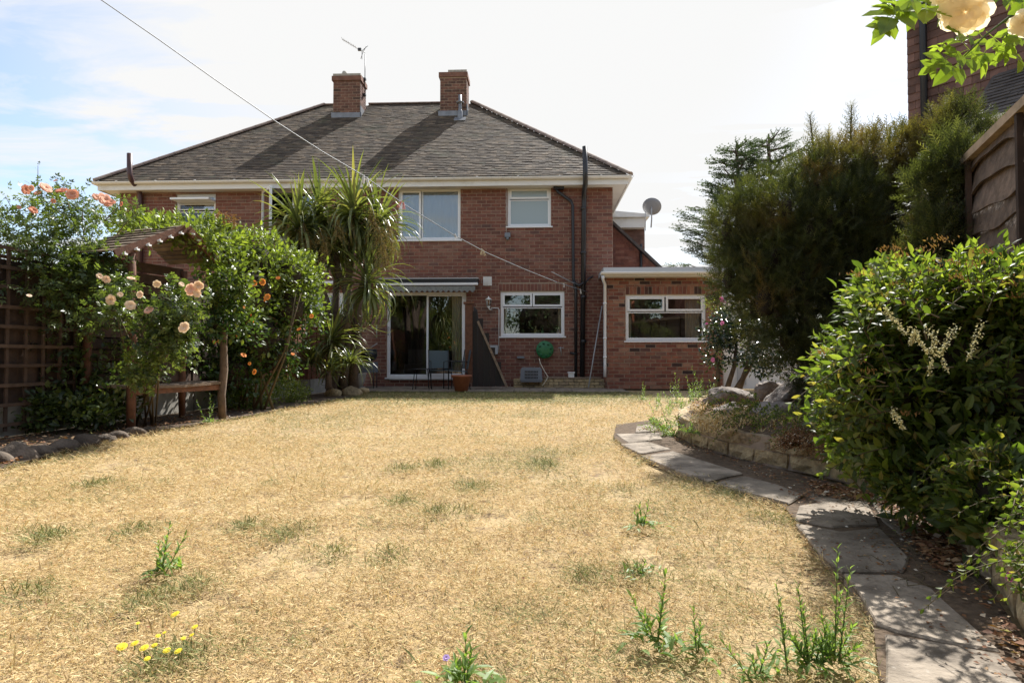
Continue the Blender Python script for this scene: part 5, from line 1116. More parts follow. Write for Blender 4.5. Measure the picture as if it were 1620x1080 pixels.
ft = [(1465, 395), (1490, 380), (1425, 405), (1410, 395), (1475, 430), (1520, 440), (1540, 450), (1360, 435), (1425, 450), (1500, 415), (1590, 440), (1600, 450), (1560, 400), (1435, 655), (1380, 590), (1345, 575), (1300, 558), (1440, 480), (1540, 420), (1610, 470)]
for (px, py) in ft: p = np.array(P(px, py, 2.45)); lf2.add(p + rng.normal(size=(26, 3)) * (.022, .022, .006), unit(rng.normal(size=(26, 3)) * .5 + np.array([0, 0, 1])), (1, 0, 0), .014)
lf2.emit(LEAF, m_deadfl, fb, 0, stuff='spent_flower_heads')
lf3 = Leaves()
for (a, b) in (((1400, 488), (1435, 530)), ((1480, 525), (1470, 595)), ((1468, 520), (1500, 590)), ((1510, 518), (1488, 560)), ((1440, 520), (1470, 560)), ((1555, 510), (1530, 570)), ((1412, 648), (1430, 680)), ((1450, 525), (1440, 545))):
    a, b = P(*a, 2.0), P(*b, 2.0)
    for k in range(26): o = a.lerp(b, k / 26); lf3.add(np.array(o) + rng.normal(size=(4, 3)) * .006 * (1.2 - k / 26), rdir(4), (0, 0, 1), .0095)
lf3.emit(LEAF, m_creamfl, fb, 0, stuff='cream_flower_spikes')
# ground-level growth along the foot of the wall (right)
gc = thing('trailing_plant', 'low trailing plant with small leaves hanging over the wall in the lower right corner', 'trailing plant', (1.6, 2.1, .2)); lv = Leaves(); st = MB()
for k in range(330):
    i = random.randrange(13, min(len(bl), 44)) if len(bl) > 20 else 5; x, y = bl[min(i, len(bl) - 1)]; shoot(lv, st, (x + random.uniform(.02, .35), y + random.uniform(-.1, .1), random.uniform(.2, .42)), (random.uniform(-1, .1), random.uniform(-.5, .3), random.uniform(-.1, .6)), random.uniform(.12, .32), 10, .026, bend=-.6, sr=.002, g=0)
st.build('stem', m_stem, gc); lv.emit(LEAF, m_lbush, gc, 60)
# dried plants on the rockery
dp_ = thing('dried_heather', 'brown dried-out heather mound among the rockery stones', 'dead plant', P(1290, 700, 4.4)); lv = Leaves(); st = MB()
for (px, py, Y, rx, ry, n) in ((1275, 672, 4.6, 45, 22, 150), (1300, 715, 3.85, 50, 28, 330), (1265, 735, 3.75, 25, 16, 120), (1350, 730, 3.5, 45, 35, 260), (1185, 640, 5.4, 22, 8, 40), (1335, 690, 4.2, 40, 30, 90), (1160, 660, 5.2, 12, 8, 20)):
    for k in range(n):
        p = P(px + random.uniform(-rx, rx), py + random.uniform(-ry, ry), Y); p.z = max(.2, p.z * .9); shoot(lv, st, p, (random.uniform(-.7, .5), random.uniform(-.6, .2), random.uniform(.0, .9)), random.uniform(.08, .2), 8, .022, bend=-.4, sr=.002, g=1)
st.build('stem', m_stem, dp_); lv.emit(LANCE, m_litter, dp_, 0)
# dark glossy shrub by the extension and the plants round it
cs = thing('camellia_shrub', 'small dark glossy-leaved shrub with few pink flowers beside the extension', 'shrub', P(1160, 610, 9)); lv = Leaves()
els = [E(1140, 528, 9, 34, 26), E(1165, 510, 9, 36, 24), E(1190, 545, 9, 40, 40), E(1135, 565, 9, 20, 25, None, .4), E(1215, 560, 8.6, 35, 40)]
crown(lv, els, 75, .06, .1, 12, up=.3, lo=.4, g=lambda p: np.clip((vnoise(p, 5) - .7) * 2, 0, .5)); st = MB()
for (px, qx, qy) in ((1135, 1130, 560), (1150, 1165, 545), (1170, 1185, 560), (1165, 1200, 550)): st.tube([P(px, 615, 9), P((px + qx) / 2 + 4, 580, 9), P(qx, qy, 9)], [.04, .03, .02], 6)
st.build('stem', m_bark, cs); lv.emit(LEAF, m_camel, cs, 120)
PK = [rose_mesh(m_pink, seed=3, layers=((.5, 4, .9), (1, 5, .3)))]
for (px, py, r0) in ((1143, 511, 4), (1141, 474, 5), (1128, 569, 4), (1146, 478, 3), (1118, 512, 2.5)): p = P(px, py, 8.6); place_flower(PK[0], cs, p, r0 / FPX * 8.6, face_to_cam(p))
ls = thing('lime_shrub', 'airy lime green bush behind the dark glossy shrub', 'shrub', P(1175, 600, 10.5)); lv = Leaves(); crown(lv, [E(1178, 500, 10.5, 35, 26), E(1130, 480, 10.6, 16, 16, None, .4), E(1200, 520, 10.5, 30, 40)], 60, .045, .12, 11, up=.5, g=lambda p: 0 * p[:, 0]); lv.emit(LANCE, m_lclimb, ls, 60)
q = MB(); gx0, gx1 = P(1143, 565, 14.4).x, P(1182, 565, 14.4).x; q.box((gx0 + .02, 14.4, 0), (gx1 + 1.6, 14.5, 2.05)); wg = tag(q.build('garden_gate', m_white), 'white painted gate glimpsed between the extension and the conifer', 'gate')
q = MB(); q.box((P(1166, 565, 14.38).x, 14.37, .1), (P(1180, 565, 14.38).x, 14.396, .85)); q.build('gate_panel', m_grey, wg)

# --- weeds
def weed(lab, px, py, stems, size=.05, g=0, spread=.25, nleaf=14, mat=None, cat='weed', name='weed', nobj=300):
    b = G(px, py); t = thing(name, lab, cat, b); lv = Leaves(); st = MB()
    for (qx, qy) in stems:
        Y = b.y + random.uniform(-.02, .02); e_ = P(qx, qy, Y); a = Vector((b.x + (e_.x - b.x) * .2, Y, 0)); d = e_ - a
        shoot(lv, st, a, d, d.length, nleaf, size, bend=0, sr=.0022, pairs=False, ang=.75, g=g, taper=.55)
    for k in range(34): lv.add(np.array([b.x, b.y, .005]) + rng.normal(size=(1, 3)) * (.035, .035, 0), unit(rng.normal(size=3) * (1, 1, .3) + np.array([0, 0, .45])), (0, 0, 1), size * 1.1, g=g)
    st.build('stem', m_gstem, t); lv.emit(LANCE, mat or m_weed, t, nobj)
    return t
weed('bushy green weed left of centre on the lawn above the yellow flowers', 256, 905, [(268, 832), (292, 848), (250, 860), (262, 850)], .045)
weed('two-stemmed leafy weed on bare soil in the lower right of the lawn', 1040, 1018, [(1053, 908), (1000, 945), (1048, 950), (1020, 970)], .045)
weed('short single weed just right of the two-stemmed one', 1102, 1030, [(1097, 965), (1108, 985)], .035)
weed('small forked weed next to a bare brown patch on the right of the lawn', 1017, 832, [(1012, 800), (1026, 795), (1005, 812)], .045, nleaf=9)
weed('single upright weed cut by the bottom edge of the photo near a purple flower', 735, 1085, [(737, 1006), (745, 1030), (722, 1050)], .05)
weed('tallest wispy weed at the lawn edge beside the path', 1318, 1045, [(1325, 868), (1345, 900), (1300, 975), (1330, 940), (1350, 990), (1312, 1000), (1290, 1010), (1360, 1020)], .035, nleaf=22)
weed('spreading feathery weed at the bottom right of the lawn', 1285, 1050, [(1262, 925), (1310, 990), (1240, 990), (1270, 960), (1290, 1000), (1255, 1010), (1320, 1020)], .035, nleaf=20)
weed('slender leaning weed left of the feathery one', 1245, 1060, [(1228, 922), (1236, 960)], .03, nleaf=20)
weed('low weed at the bottom edge between the slender weed and the short one', 1200, 1075, [(1190, 1040), (1215, 1020), (1140, 1010)], .03)
weed('small grey green weed near the middle foreground', 1012, 908, [(1005, 890), (1020, 888), (1014, 895)], .03, nleaf=6)
for (px, py, tops, lab) in ((1070, 638, [(1068, 592), (1074, 600)], 'tall pale weed standing in front of the brick extension'), (1100, 640, [(1086, 595), (1100, 588), (1112, 600), (1095, 605)], 'clump of tall yellow green weeds near the dark glossy shrub'),
        (1125, 650, [(1095, 582), (1110, 590), (1135, 600), (1120, 610)], 'yellowing tall weeds at the head of the stone wall'), (1017, 632, [(1017, 605), (1020, 612)], 'lone short weed at the far end of the lawn before the extension'),
        (1060, 690, [(1035, 660), (1050, 650), (1075, 660), (1090, 670), (1045, 675)], 'sprawling dry green weed at the left end of the stone wall')):
    weed(lab, px, py, tops, .06, nleaf=16)
lw_ = thing('tall_weeds', 'lime green mass of tall weeds at the far right corner of the lawn', 'weeds', G(1085, 640)); lv = Leaves(); st = MB()
for k in range(70): px = random.uniform(1035, 1140); b_ = G(px, random.uniform(628, 662)); shoot(lv, st, b_, (random.uniform(-.35, .35), random.uniform(-.3, .2), 1), random.uniform(.12, .42) * (1 if px > 1060 else .5), 13, .055, bend=-.15, sr=.003, pairs=False, g=0)
for k in range(60): b_ = G(random.uniform(1030, 1110), random.uniform(665, 690), .1); shoot(lv, st, b_, (random.uniform(-.8, .5), random.uniform(-.8, .2), .4), random.uniform(.1, .25), 10, .035, bend=-.3, sr=.002, g=float(random.random() < .35))
st.build('stem', m_gstem, lw_); lv.emit(LANCE, m_weed, lw_, 200)
dg = thing('dry_grass_clump', 'straw coloured dry grass and seedlings between the rockery boulders', 'dry grass', P(1190, 670, 5.0)); lv = Leaves(); st = MB()
for k in range(420):
    p = P(random.uniform(1095, 1330), random.uniform(640, 690), random.uniform(4.3, 6.3)); p.z = random.uniform(.19, .28); el = random.uniform(0, 1.2); az = random.uniform(0, 6.28); m8 = 9
    lv.add(np.array(p) + rng.normal(size=(m8, 3)) * (.03, .03, .004), unit(rng.normal(size=(m8, 3)) * (1, 1, .3) + np.array([0, 0, .5])), (0, 0, 1), random.uniform(.04, .12))
lv.emit(Kind(BLADE.V * (1.6, 1, 1), BLADE.F), m_grass, dg, 0, stuff='dry_blades')
weed('thin young plant growing under the arbour seat', 330, 668, [(312, 635), (333, 625), (338, 640)], .05, cat='plant', name='young_plant')
dl = thing('dandelion_patch', 'patch of small yellow dandelion-like flowers in the lower left of the lawn', 'wild flowers', G(235, 1020)); st = MB(); V = [(0, 0, .12)]; F = []
for k in range(16): a = 2 * math.pi * k / 16; V += [(math.cos(a - .17), math.sin(a - .17), .02), (math.cos(a + .17), math.sin(a + .17), .05)]; F.append((0, len(V) - 2, len(V) - 1))
for k in range(10): a = 2 * math.pi * k / 10; V += [(math.cos(a - .25) * .6, math.sin(a - .25) * .6, .2), (math.cos(a + .25) * .6, math.sin(a + .25) * .6, .24)]; F.append((0, len(V) - 2, len(V) - 1))
dmy = base_mesh('flower', V, F, m_yellow)
for (px, py, r0) in ((193, 1022, 8), (228, 1024, 7), (213, 1017, 6), (244, 1020, 5), (264, 1028, 6), (282, 1029, 6), (277, 971, 7), (308, 991, 5), (250, 1005, 4), (290, 1009, 4), (260, 1000, 3), (233, 1041, 5), (218, 985, 3), (303, 1004, 4)):
    b = G(px, py + 14); p = P(px, py, b.y); st.tube([b, p], .0012, 4); place_flower(dmy, dl, p, r0 / FPX * b.y, Vector((random.uniform(-.3, .3), -.35, 1)))
st.build('stem', m_gstem, dl)
pf = thing('purple_flower', 'tiny single mauve flower near the bottom edge of the lawn', 'wild flower', G(706, 1052)); b = G(706, 1052); place_flower(rose_mesh(mk('mauve_petal', (.45, .3, .6), .7), seed=2, layers=((.6, 4, .9), (1, 6, .3))), pf, P(706, 1040, b.y), .009, (0, -.6, 1)); st = MB(); st.tube([b, P(706, 1040, b.y)], .001, 4); st.build('stem', m_gstem, pf)
pk = thing('pink_flowering_plant', 'bright pink flowers at the right edge beside the stone wall', 'flowering plant', G(1625, 930, .15)); lv = Leaves()
for (px, py) in ((1618, 880), (1612, 895), (1606, 907), (1620, 905), (1619, 915), (1600, 912), (1625, 890)): p = P(px, py, 1.75); place_flower(PK[0], pk, p, .017, face_to_cam(p))
st = MB()
for k in range(12): shoot(lv, st, G(1630, 950, .15) + Vector((random.uniform(-.03, .08), 0, 0)), (random.uniform(-.3, .2), random.uniform(-.3, .3), 1), random.uniform(.1, .18), 6, .04, sr=.002)
st.build('stem', m_gstem, pk); lv.emit(LANCE, m_lbush, pk, 40)

# --- overhanging rose spray, top right, close to the eye
ro = thing('overhanging_rose', 'overhanging spray of backlit yellow green rose leaves with cream bloom at top right', 'rose branch', Vector((1.5, 1.35, 0))); st = MB(); lv = Leaves(); Yr = 1.25
cane = [P(1760, 60, 1.5), P(1690, -30, 1.35), P(1620, 10, Yr), P(1560, 55, Yr), P(1525, 90, Yr)]
st.tube([Vector((1.55, 1.5, .1)), Vector((1.62, 1.48, .8)), P(1790, 180, 1.5), P(1760, 60, 1.5)], [.01, .009, .007, .005], 6)
st.tube(cane, [.005, .004, .003, .0022, .0015], 6); st.tube([P(1690, -30, 1.35), P(1560, -50, Yr), P(1450, 0, Yr), P(1425, 20, Yr)], [.004, .003, .002, .001], 6); st.tube([P(1600, 20, Yr), P(1592, 60, Yr), P(1605, 75, Yr)], [.002, .0015, .001], 5)
for (bx, by, tx, ty) in ((1500, 88, 1455, 118), (1515, 85, 1520, 128), (1530, 70, 1500, 60), (1555, 60, 1530, 30), (1600, 75, 1620, 110), (1604, 60, 1575, 100), (1405, 25, 1384, 58), (1425, 12, 1400, 40), (1440, 0, 1420, 30), (1465, -5, 1465, 30), (1480, 0, 1510, 25), (1550, -20, 1580, 15), (1532, 78, 1462, 108), (1538, 82, 1482, 128), (1525, 70, 1572, 118), (1545, 62, 1500, 40), (1560, 50, 1610, 90), (1505, 70, 1470, 80), (1590, 40, 1620, 70), (1575, 55, 1540, 110), (1432, 12, 1382, 62), (1440, 6, 1388, 20), (1450, 0, 1388, 2), (1455, 0, 1440, 40), (1478, -10, 1488, 42), (1500, -20, 1470, 25),
        (1520, -25, 1560, 0), (1560, -30, 1610, 10), (1590, -20, 1540, 6), (1600, 0, 1640, 30), (1420, -5, 1395, 15), (1470, -15, 1420, 10), (1610, 20, 1590, 70), (1640, -10, 1600, 20), (1575, -10, 1620, -2)):
    a, b = P(bx, by, Yr + random.uniform(-.04, .04)), P(tx, ty, Yr + random.uniform(-.07, .07)); d = b - a; lv.add(np.array(a), np.array(d.normalized()), np.array((CU * random.uniform(-.2, .5) - CF * 1.0 + CR * random.uniform(-.45, .45))), d.length * .98, g=random.uniform(.0, .7))
st.build('cane', m_gstem, ro); lv.emit(ROSEF, m_lover, ro, 300)
CRM = rose_mesh(m_cream, seed=4, layers=((.25, 4, 1.35), (.45, 5, 1.1), (.7, 6, .75), (.88, 7, .4), (1.05, 7, .1)))
for (px, py, r0) in ((1528, 18, 36), (1622, 36, 22), (1500, -18, 30)): p = P(px, py, Yr - .05); place_flower(CRM, ro, p, r0 / FPX * Yr, (EYE - p).normalized() * .5 + Vector((0, 0, -.5)) - CR * .3)

# ------------------------------------------------------------------ lawn blades and litter
lawn = left_edge + [(-3.7, 12.7), (2.2, 12.75), (2.6, 9.2)] + [g2(*p) for p in ((1100, 640), (1050, 655), (1005, 668), (975, 676), (970, 692), (1000, 713), (1075, 743), (1160, 768), (1237, 793), (1255, 818), (1290, 872), (1347, 925), (1382, 975), (1394, 1080))] + [(.75, 0), (.8, -2)]
def in_poly(x, y, poly):
    ins = np.zeros(len(x), bool); n = len(poly)
    for i in range(n):
        (x1, y1), (x2, y2) = poly[i], poly[(i + 1) % n]
        if y1 == y2: continue
        ins ^= ((y1 > y) != (y2 > y)) & (x < (x2 - x1) * (y - y1) / (y2 - y1) + x1)
    return ins
gl = Leaves()
BARE = [(G(965, 748), .3), (G(1010, 838), .13), (G(1060, 1035), .09), (G(1120, 842), .16), (G(690, 950), .1), (G(870, 870), .1), (G(1240, 900), .12), (G(920, 730), .2), (G(255, 915), .08), (G(1300, 1060), .1)]
TUFT = [G(*p) for p in ((58, 840), (80, 850), (215, 838), (265, 935), (240, 945), (300, 925), (470, 838), (450, 848), (640, 792), (700, 808), (720, 806), (1010, 903), (925, 910), (385, 832), (520, 875), (150, 765), (640, 740), (250, 1050), (275, 1040), (35, 940), (860, 735), (690, 735), (610, 880), (1215, 820), (740, 770))]
def grass(dmin, dmax, dens, size):
    xr = dmax * 1.1 + 1; n = int(dens * (2 * xr) * (dmax - dmin)); x = rng.uniform(-min(xr, 5), min(xr, 3.2), n); n2 = n; y = rng.uniform(dmin, dmax, n); keep = in_poly(x, y, lawn) & (rng.random(n) < (2 * min(xr, 4.1)) / (2 * xr))
    x, y = x[keep], y[keep]; p = np.stack([x, y, np.zeros_like(x)], 1); big = fbm(p, 1.3); sm = vnoise(p, 9)
    keep = rng.random(len(x)) < np.clip(.5 + sm * .9 + (big - .5), .3, 1); keep &= ~((fbm(p + 31, 5) > .66) & (rng.random(len(x)) < .8)); bare = np.zeros(len(p))
    for c9, r9 in BARE: bare = np.maximum(bare, np.exp(-(((p[:, 0] - c9.x) / r9 / 1.3) ** 2 + ((p[:, 1] - c9.y) / r9) ** 2) * 1.4))
    keep &= rng.random(len(p)) > bare * (.1 + .65 * (fbm(p, 16) > .47)); p, big, sm = p[keep], big[keep], sm[keep]; n = len(p)
    tuf = np.zeros(n)
    for t in TUFT: d2 = ((p[:, 0] - t.x) / (.05 + .012 * t.y)) ** 2 + ((p[:, 1] - t.y) / (.05 + .02 * t.y)) ** 2; tuf = np.maximum(tuf, np.exp(-d2))
    far = np.clip((p[:, 1] - 8.2 - 1.5 * fbm(p, 1.1)) / 2.2, 0, 1); grn = (rng.random(n) < np.clip(tuf * .7 * (.5 + sm) + far * (.85 + .3 * sm) + np.clip(fbm(p + 9, .9) - .5, 0, 1) * 2. + .12 * vnoise(p + 4, .5) + np.clip(fbm(p + 3, 4) - .62, 0, 1) * 3 + .03, 0, .95)) * 1.
    az = rng.uniform(0, 6.283, n) + 2 * (vnoise(p, 6) - .5); el = np.clip(rng.normal(.22, .3, n) + tuf * .45 * grn, -.05, 1.2)
    d = np.stack([np.cos(az) * np.cos(el), np.sin(az) * np.cos(el), np.sin(el)], 1); p[:, 2] = rng.uniform(-.028, .004, n) + .012 * sm
    s_ = size * rng.uniform(.5, 1.3, n) * (1 + tuf * .5 * grn)
    gl.add(p, d, np.array([0, 0, 1.]), s_, rnd=np.clip(rng.beta(2, 2, n) * .9 + (big - .5) * .6, 0, .999), g=grn)
for (a, b, dens, size) in ((.9, 2.2, 30000, .021), (2.2, 3.6, 20000, .025), (3.6, 5.5, 9000, .03), (5.5, 8.5, 3000, .04), (8.5, 12.9, 1500, .055)): grass(a, b, dens, size)
n_ = 3000; yy = .9 + 9 * rng.random(n_) ** 1.6; xx = rng.uniform(-4, 3, n_); kk = in_poly(xx, yy, lawn); pp_ = np.stack([xx, yy, 0 * xx], 1)[kk]; az = rng.uniform(0, 6.28, len(pp_)); el = rng.uniform(.1, 1.3, len(pp_))
gl.add(pp_, np.stack([np.cos(az) * np.cos(el), np.sin(az) * np.cos(el), np.sin(el)], 1), np.array([0, 0, 1.]), rng.uniform(.03, .055, len(pp_)), g=(rng.random(len(pp_)) < .15) * 1.)
gt2 = Leaves()
for t in TUFT + [G(*p) for p in ((600, 770), (520, 740), (430, 760), (340, 735), (980, 770), (900, 800), (1130, 840), (1180, 940), (830, 960), (560, 1010), (120, 1000), (400, 960), (690, 860), (770, 730), (1080, 760), (250, 960), (215, 950), (270, 1060), (180, 700 + 60))]:
    m9 = random.randint(60, 190); r9 = .035 + .012 * t.y; q9 = np.stack([t.x + rng.normal(size=m9) * r9 * 1.5, t.y + rng.normal(size=m9) * r9 * 1.6, np.full(m9, -.01)], 1); az = rng.uniform(0, 6.28, m9); el = rng.uniform(.1, 1.2, m9)
    gt2.add(q9, np.stack([np.cos(az) * np.cos(el), np.sin(az) * np.cos(el), np.sin(el)], 1), np.array([0, 0, 1.]), rng.uniform(.018, .045, m9) * (.75 + .1 * t.y), g=(rng.random(m9) < .8) * rng.uniform(.5, 1, m9))
tag(gt2.emit(Kind(BLADE.V * (1.3, 1, 1), BLADE.F), m_grass, None, 0, stuff='grass_tufts'), 'small green tufts in the parched lawn', 'grass', kind='stuff')
gb = gl.emit(Kind([(-.034, 0, 0), (.034, 0, 0), (.03, .6, .07), (-.05, 1.1, .02)], [(0, 1, 2, 3)]), m_grass, None, 0, stuff='parched_lawn_grass')
tag(gb, 'parched straw coloured lawn grass with scattered green tufts', 'grass', kind='stuff')
ll = Leaves()
def scatter(poly_pts, n, size, z=.012, zj=.01):
    xs = [p[0] for p in poly_pts]; ys = [p[1] for p in poly_pts]; x = rng.uniform(min(xs), max(xs), n); y = rng.uniform(min(ys), max(ys), n); k = in_poly(x, y, poly_pts); x, y = x[k], y[k]
    p = np.stack([x, y, z + rng.uniform(0, zj, len(x))], 1); k = rng.random(len(x)) < np.clip(vnoise(p, 5) * 1.6 - .25, 0, 1); p = p[k]; az = rng.uniform(0, 6.283, len(p))
    ll.add(p, np.stack([np.cos(az), np.sin(az), rng.uniform(-.1, .3, len(p))], 1), np.stack([rng.normal(0, .4, len(p)), rng.normal(0, .4, len(p)), np.ones(len(p))], 1), size * rng.uniform(.4, 1.3, len(p)))
side = [g2(*p) for p in ((1280, 765), (1400, 786), (1480, 830), (1530, 882), (1580, 952), (1650, 1060), (1640, 1090), (1560, 990), (1480, 900), (1420, 840), (1390, 800), (1300, 790))]
scatter([(p[0] * .985 - .0, p[1]) for p in side], 9000, .022, .012, .02)
scatter([g2(*p) for p in ((1068, 690), (1144, 721), (1250, 746), (1310, 760), (1300, 800), (1262, 795), (1180, 745), (1060, 700))], 3500, .02)
scatter([g2(*p) for p in ((1240, 790), (1290, 780), (1400, 800), (1500, 880), (1640, 1060), (1600, 1100), (1420, 960), (1300, 880))], 1800, .014)
scatter([(-3.7, 1), (-3.5, 4), g2(60, 722), g2(240, 680), g2(400, 655), (-4.4, 9), (-4.9, 5), (-5, 1)], 9000, .035, .01, .02)
scatter([(p[0] + .12, p[1]) for p in bl[:12]] + [(3.6, 4), (3.6, 7), (2.0, 7.5)], 14000, .035, .24, .06)
scatter(lawn, 420, .02, .012, .01)
scatter([(p[0], p[1]) for p in side], 5000, .03, .012, .02)
scatter([(p[0] + .1, p[1]) for p in [(q_[0], q_[1]) for q_ in bl[6:40]]] + [(3.4, 1.2), (3.3, 5)], 12000, .03, .2, .05)
lo_ = ll.emit(LANCE2, m_litter, None, 0, stuff='leaf_litter'); tag(lo_, 'brown dead leaves and twigs scattered on path edge and beds', 'leaf litter', kind='stuff')
tw = MB()
for k in range(60):
    i = random.randrange(1, 4); t_ = random.random(); x = side[i][0] * t_ + side[i + 1][0] * (1 - t_) + random.uniform(-.3, 0); y = side[i][1] * t_ + side[i + 1][1] * (1 - t_) + random.uniform(-.1, .1); a = random.uniform(0, 6.28); l = random.uniform(.03, .1); tw.tube([(x, y, .018), (x + math.cos(a) * l * .5, y + math.sin(a) * l * .5, .03), (x + math.cos(a + .2) * l, y + math.sin(a + .2) * l, .018)], .0014, 4)
to = tw.build('fallen_twigs', m_stem, None, 'stuff'); tag(to, 'thin fallen twigs lying on the litter along the path', 'twigs')

# ------------------------------------------------------------------ small things by the house
p = P(730, 620, 13.0); q = MB(); q.lathe([(0, 0), (.14, 0), (.2, .3), (.225, .3), (.225, .34), (.2, .34), (.19, .29), (0, .27)], (p.x, 13.0, .012), 24); tag(q.build('terracotta_pot', m_terra), 'large terracotta pot standing by the patio door', 'flower pot')
wp = thing('wooden_screen', 'dark wooden screen leaning on its side against the kitchen wall', 'screen', P(775, 612, 13.7))
pl = [P(px, py, 13.75) for px, py in ((749, 484), (755, 490), (758, 512), (800, 610), (749, 611))]; q = MB(); q.prism(pl, (0, .03, 0)); q.build('panel', m_darkmetal, wp)
for k in range(5):
    a = P(751 + k * 9.5, 611, 13.73); b = P(751 + k * 9.5, 492 + max(0, k - .5) * 23, 13.73); q = MB(); q.bar(a, b, .11, .012, up=(0, 1, 0)); q.build('board', mk('board_dark%d' % k, (.022 + .004 * (k % 2), .018, .015), .8) if k < 2 else bpy.data.materials['board_dark%d' % (k % 2)], wp)
q = MB(); q.bar(P(756, 508, 13.7), P(802, 612, 13.7), .05, .05); q.build('lit_edge_bar', m_woodg, wp)  # paler bar stands in for the lit edge of the dark panel
q = MB(); q.bar(P(742, 604, 13.75), P(742, 482, 13.75), .17, .14, up=(0, 1, 0)); q.bar(P(742, 481, 13.75), P(742, 478, 13.75), .24, .2, up=(0, 1, 0)); tag(q.build('wooden_post', m_wood), 'stout brown wooden post standing between patio door and dark screen', 'post')
def chair(lab, px, Y, rot, grp='black metal garden chairs'):
    b = P(px, 612, Y); b.z = .012; t = thing('garden_chair', lab, 'chair', b, grp); c, s_ = math.cos(rot), math.sin(rot); T = lambda x, y, z: b + Vector((x * c - y * s_, x * s_ + y * c, z))
    for (x, y) in ((-.24, -.24), (.24, -.24)): q = MB(); q.tube([T(x, y, 0), T(x, y, .62), T(x, y + .1, .64), T(x, .22, .62)], .011, 6); q.build('leg', m_darkmetal, t)
    for x in (-.24, .24): q = MB(); q.tube([T(x, .26, 0), T(x, .18, .4), T(x, .26, .9)], .011, 6); q.build('leg', m_darkmetal, t)
    q = MB(); q.add([T(-.23, -.23, .41), T(.23, -.23, .41), T(.23, .2, .39), T(-.23, .2, .39), T(-.23, -.23, .43), T(.23, -.23, .43), T(.23, .2, .41), T(-.23, .2, .41)], [(0, 3, 2, 1), (4, 5, 6, 7), (0, 1, 5, 4), (1, 2, 6, 5), (2, 3, 7, 6), (3, 0, 4, 7)]); q.build('seat', m_navy, t)
    q = MB(); q.add([T(-.23, .2, .46), T(.23, .2, .46), T(.23, .27, .88), T(-.23, .27, .88), T(-.23, .215, .46), T(.23, .215, .46), T(.23, .285, .88), T(-.23, .285, .88)], [(0, 3, 2, 1), (4, 5, 6, 7), (0, 1, 5, 4), (1, 2, 6, 5), (2, 3, 7, 6), (3, 0, 4, 7)]); q.build('backrest', m_navy, t)
chair('black metal garden chair right of the small table', 722, 13.7, -1.2); chair('black metal garden chair behind the small table', 696, 14.2, .3)
b = P(668, 612, 13.5); t = thing('garden_table', 'small low black metal table in front of the patio door', 'table', (b.x, 13.5, .012)); q = MB(); q.lathe([(0, .45), (.3, .45), (.31, .465), (0, .47)], (b.x, 13.5, .012), 24); q.build('table_top', m_darkmetal, t)
for k in range(4): a = .8 + k * 1.571; q = MB(); q.tube([(b.x + .26 * math.cos(a), 13.5 + .26 * math.sin(a), .012), (b.x + .2 * math.cos(a), 13.5 + .2 * math.sin(a), .46)], .01, 6); q.build('leg', m_darkmetal, t)
# barbecue
b = P(582, 605, 14.2); t = thing('barbecue', 'dark barbecue under a cover between cordyline and patio door', 'barbecue', (b.x, 14.2, .012)); q = MB(); q.box((b.x - .17, 14.0, .38), (b.x + .2, 14.35, .62)); q.build('body', m_basket, t)
q = MB(); q.lathe([(.0, .0), (.16, .05), (.2, .14), (.19, .3), (0, .3)][::-1], (b.x + .02, 14.18, .62), 14); q.tube([(b.x - .05, 14, .88), (b.x - .05, 13.96, .9), (b.x + .1, 13.96, .9), (b.x + .1, 14, .88)], .01, 6); q.build('lid', m_darkmetal, t)
for (x, y) in ((-.15, 14.03), (.18, 14.03), (-.15, 14.32), (.18, 14.32)): q = MB(); q.tube([(b.x + x, y, .012), (b.x + x, y, .39)], .012, 6); q.build('leg', m_darkmetal, t)
q = MB(); q.tube([P(586, 550, 14.9), P(597, 543, 14.9)], .012, 6); q.tube([P(596, 513, 14.93), P(596, 534, 14.93)], .012, 6); tag(q.build('barbecue_tongs', m_grey), 'thin metal tool hanging on the brick wall above the barbecue', 'tool')
for (px, r0, lab) in ((550, .13, 'stone plant pot half hidden beside the cordyline'), (567, .17, 'wider pale stone plant pot nearest the barbecue')):
    b = P(px, 606, 13.2); t = thing('plant_pot', lab, 'plant pot', (b.x, 13.2, .0)); q = MB(); q.box((b.x - .12, 13.08, .0), (b.x + .12, 13.32, .09)); q.build('plinth_stone', m_conc, t)
    q = MB(); q.lathe([(0, .09), (r0 * .55, .09), (r0 * .8, .2), (r0, .36), (r0 * 1.05, .38), (r0 * .92, .38), (0, .34)], (b.x, 13.2, 0), 18); q.build('bowl', m_conc, t)
    lv = Leaves()
    for k in range(40): el, az = random.uniform(.4, 1.4), random.uniform(0, 6.28); lv.add(np.array((b.x, 13.2, .36)), (math.cos(el) * math.cos(az), math.cos(el) * math.sin(az), math.sin(el)), (0, 0, 1), random.uniform(.15, .4), g=.6)
    lv.emit(BLADE, m_cord, t, 0)
# low brick planter wall, basket, tub, hose
lw = thing('low_brick_ledge', 'low buff brick ledge against the wall below the kitchen window', 'ledge', (P(888, 612, 14.5).x, 14.5, 0)); xa, xb = P(812, 600, 14.45).x, P(958, 600, 14.45).x; c = 0
for k in range(3):
    x = xa - .12 * (k % 2)
    while x < xb:
        a, b = max(x, xa) + .006, min(x + .24, xb) - .006
        if b - a > .04: q = MB(); q.box((a, 14.45 + .02 * k, .0 + k * .075), (b, 14.94, .066 + k * .075)); q.build('brick', m_block, lw)
        x += .24
q = MB(); q.box((xa + (xb - xa) * .33, 14.48, .226), (xb - .1, 14.93, .25)); q.build('coping_slab', m_woodg, lw)
bx = thing('pet_basket', 'grey plastic pet carrier with rows of slots on the brick ledge', 'pet carrier', (P(840, 603, 14.3).x, 14.3, .08)); a, b = P(823, 604, 14.25), P(858, 581, 14.25); q = MB()
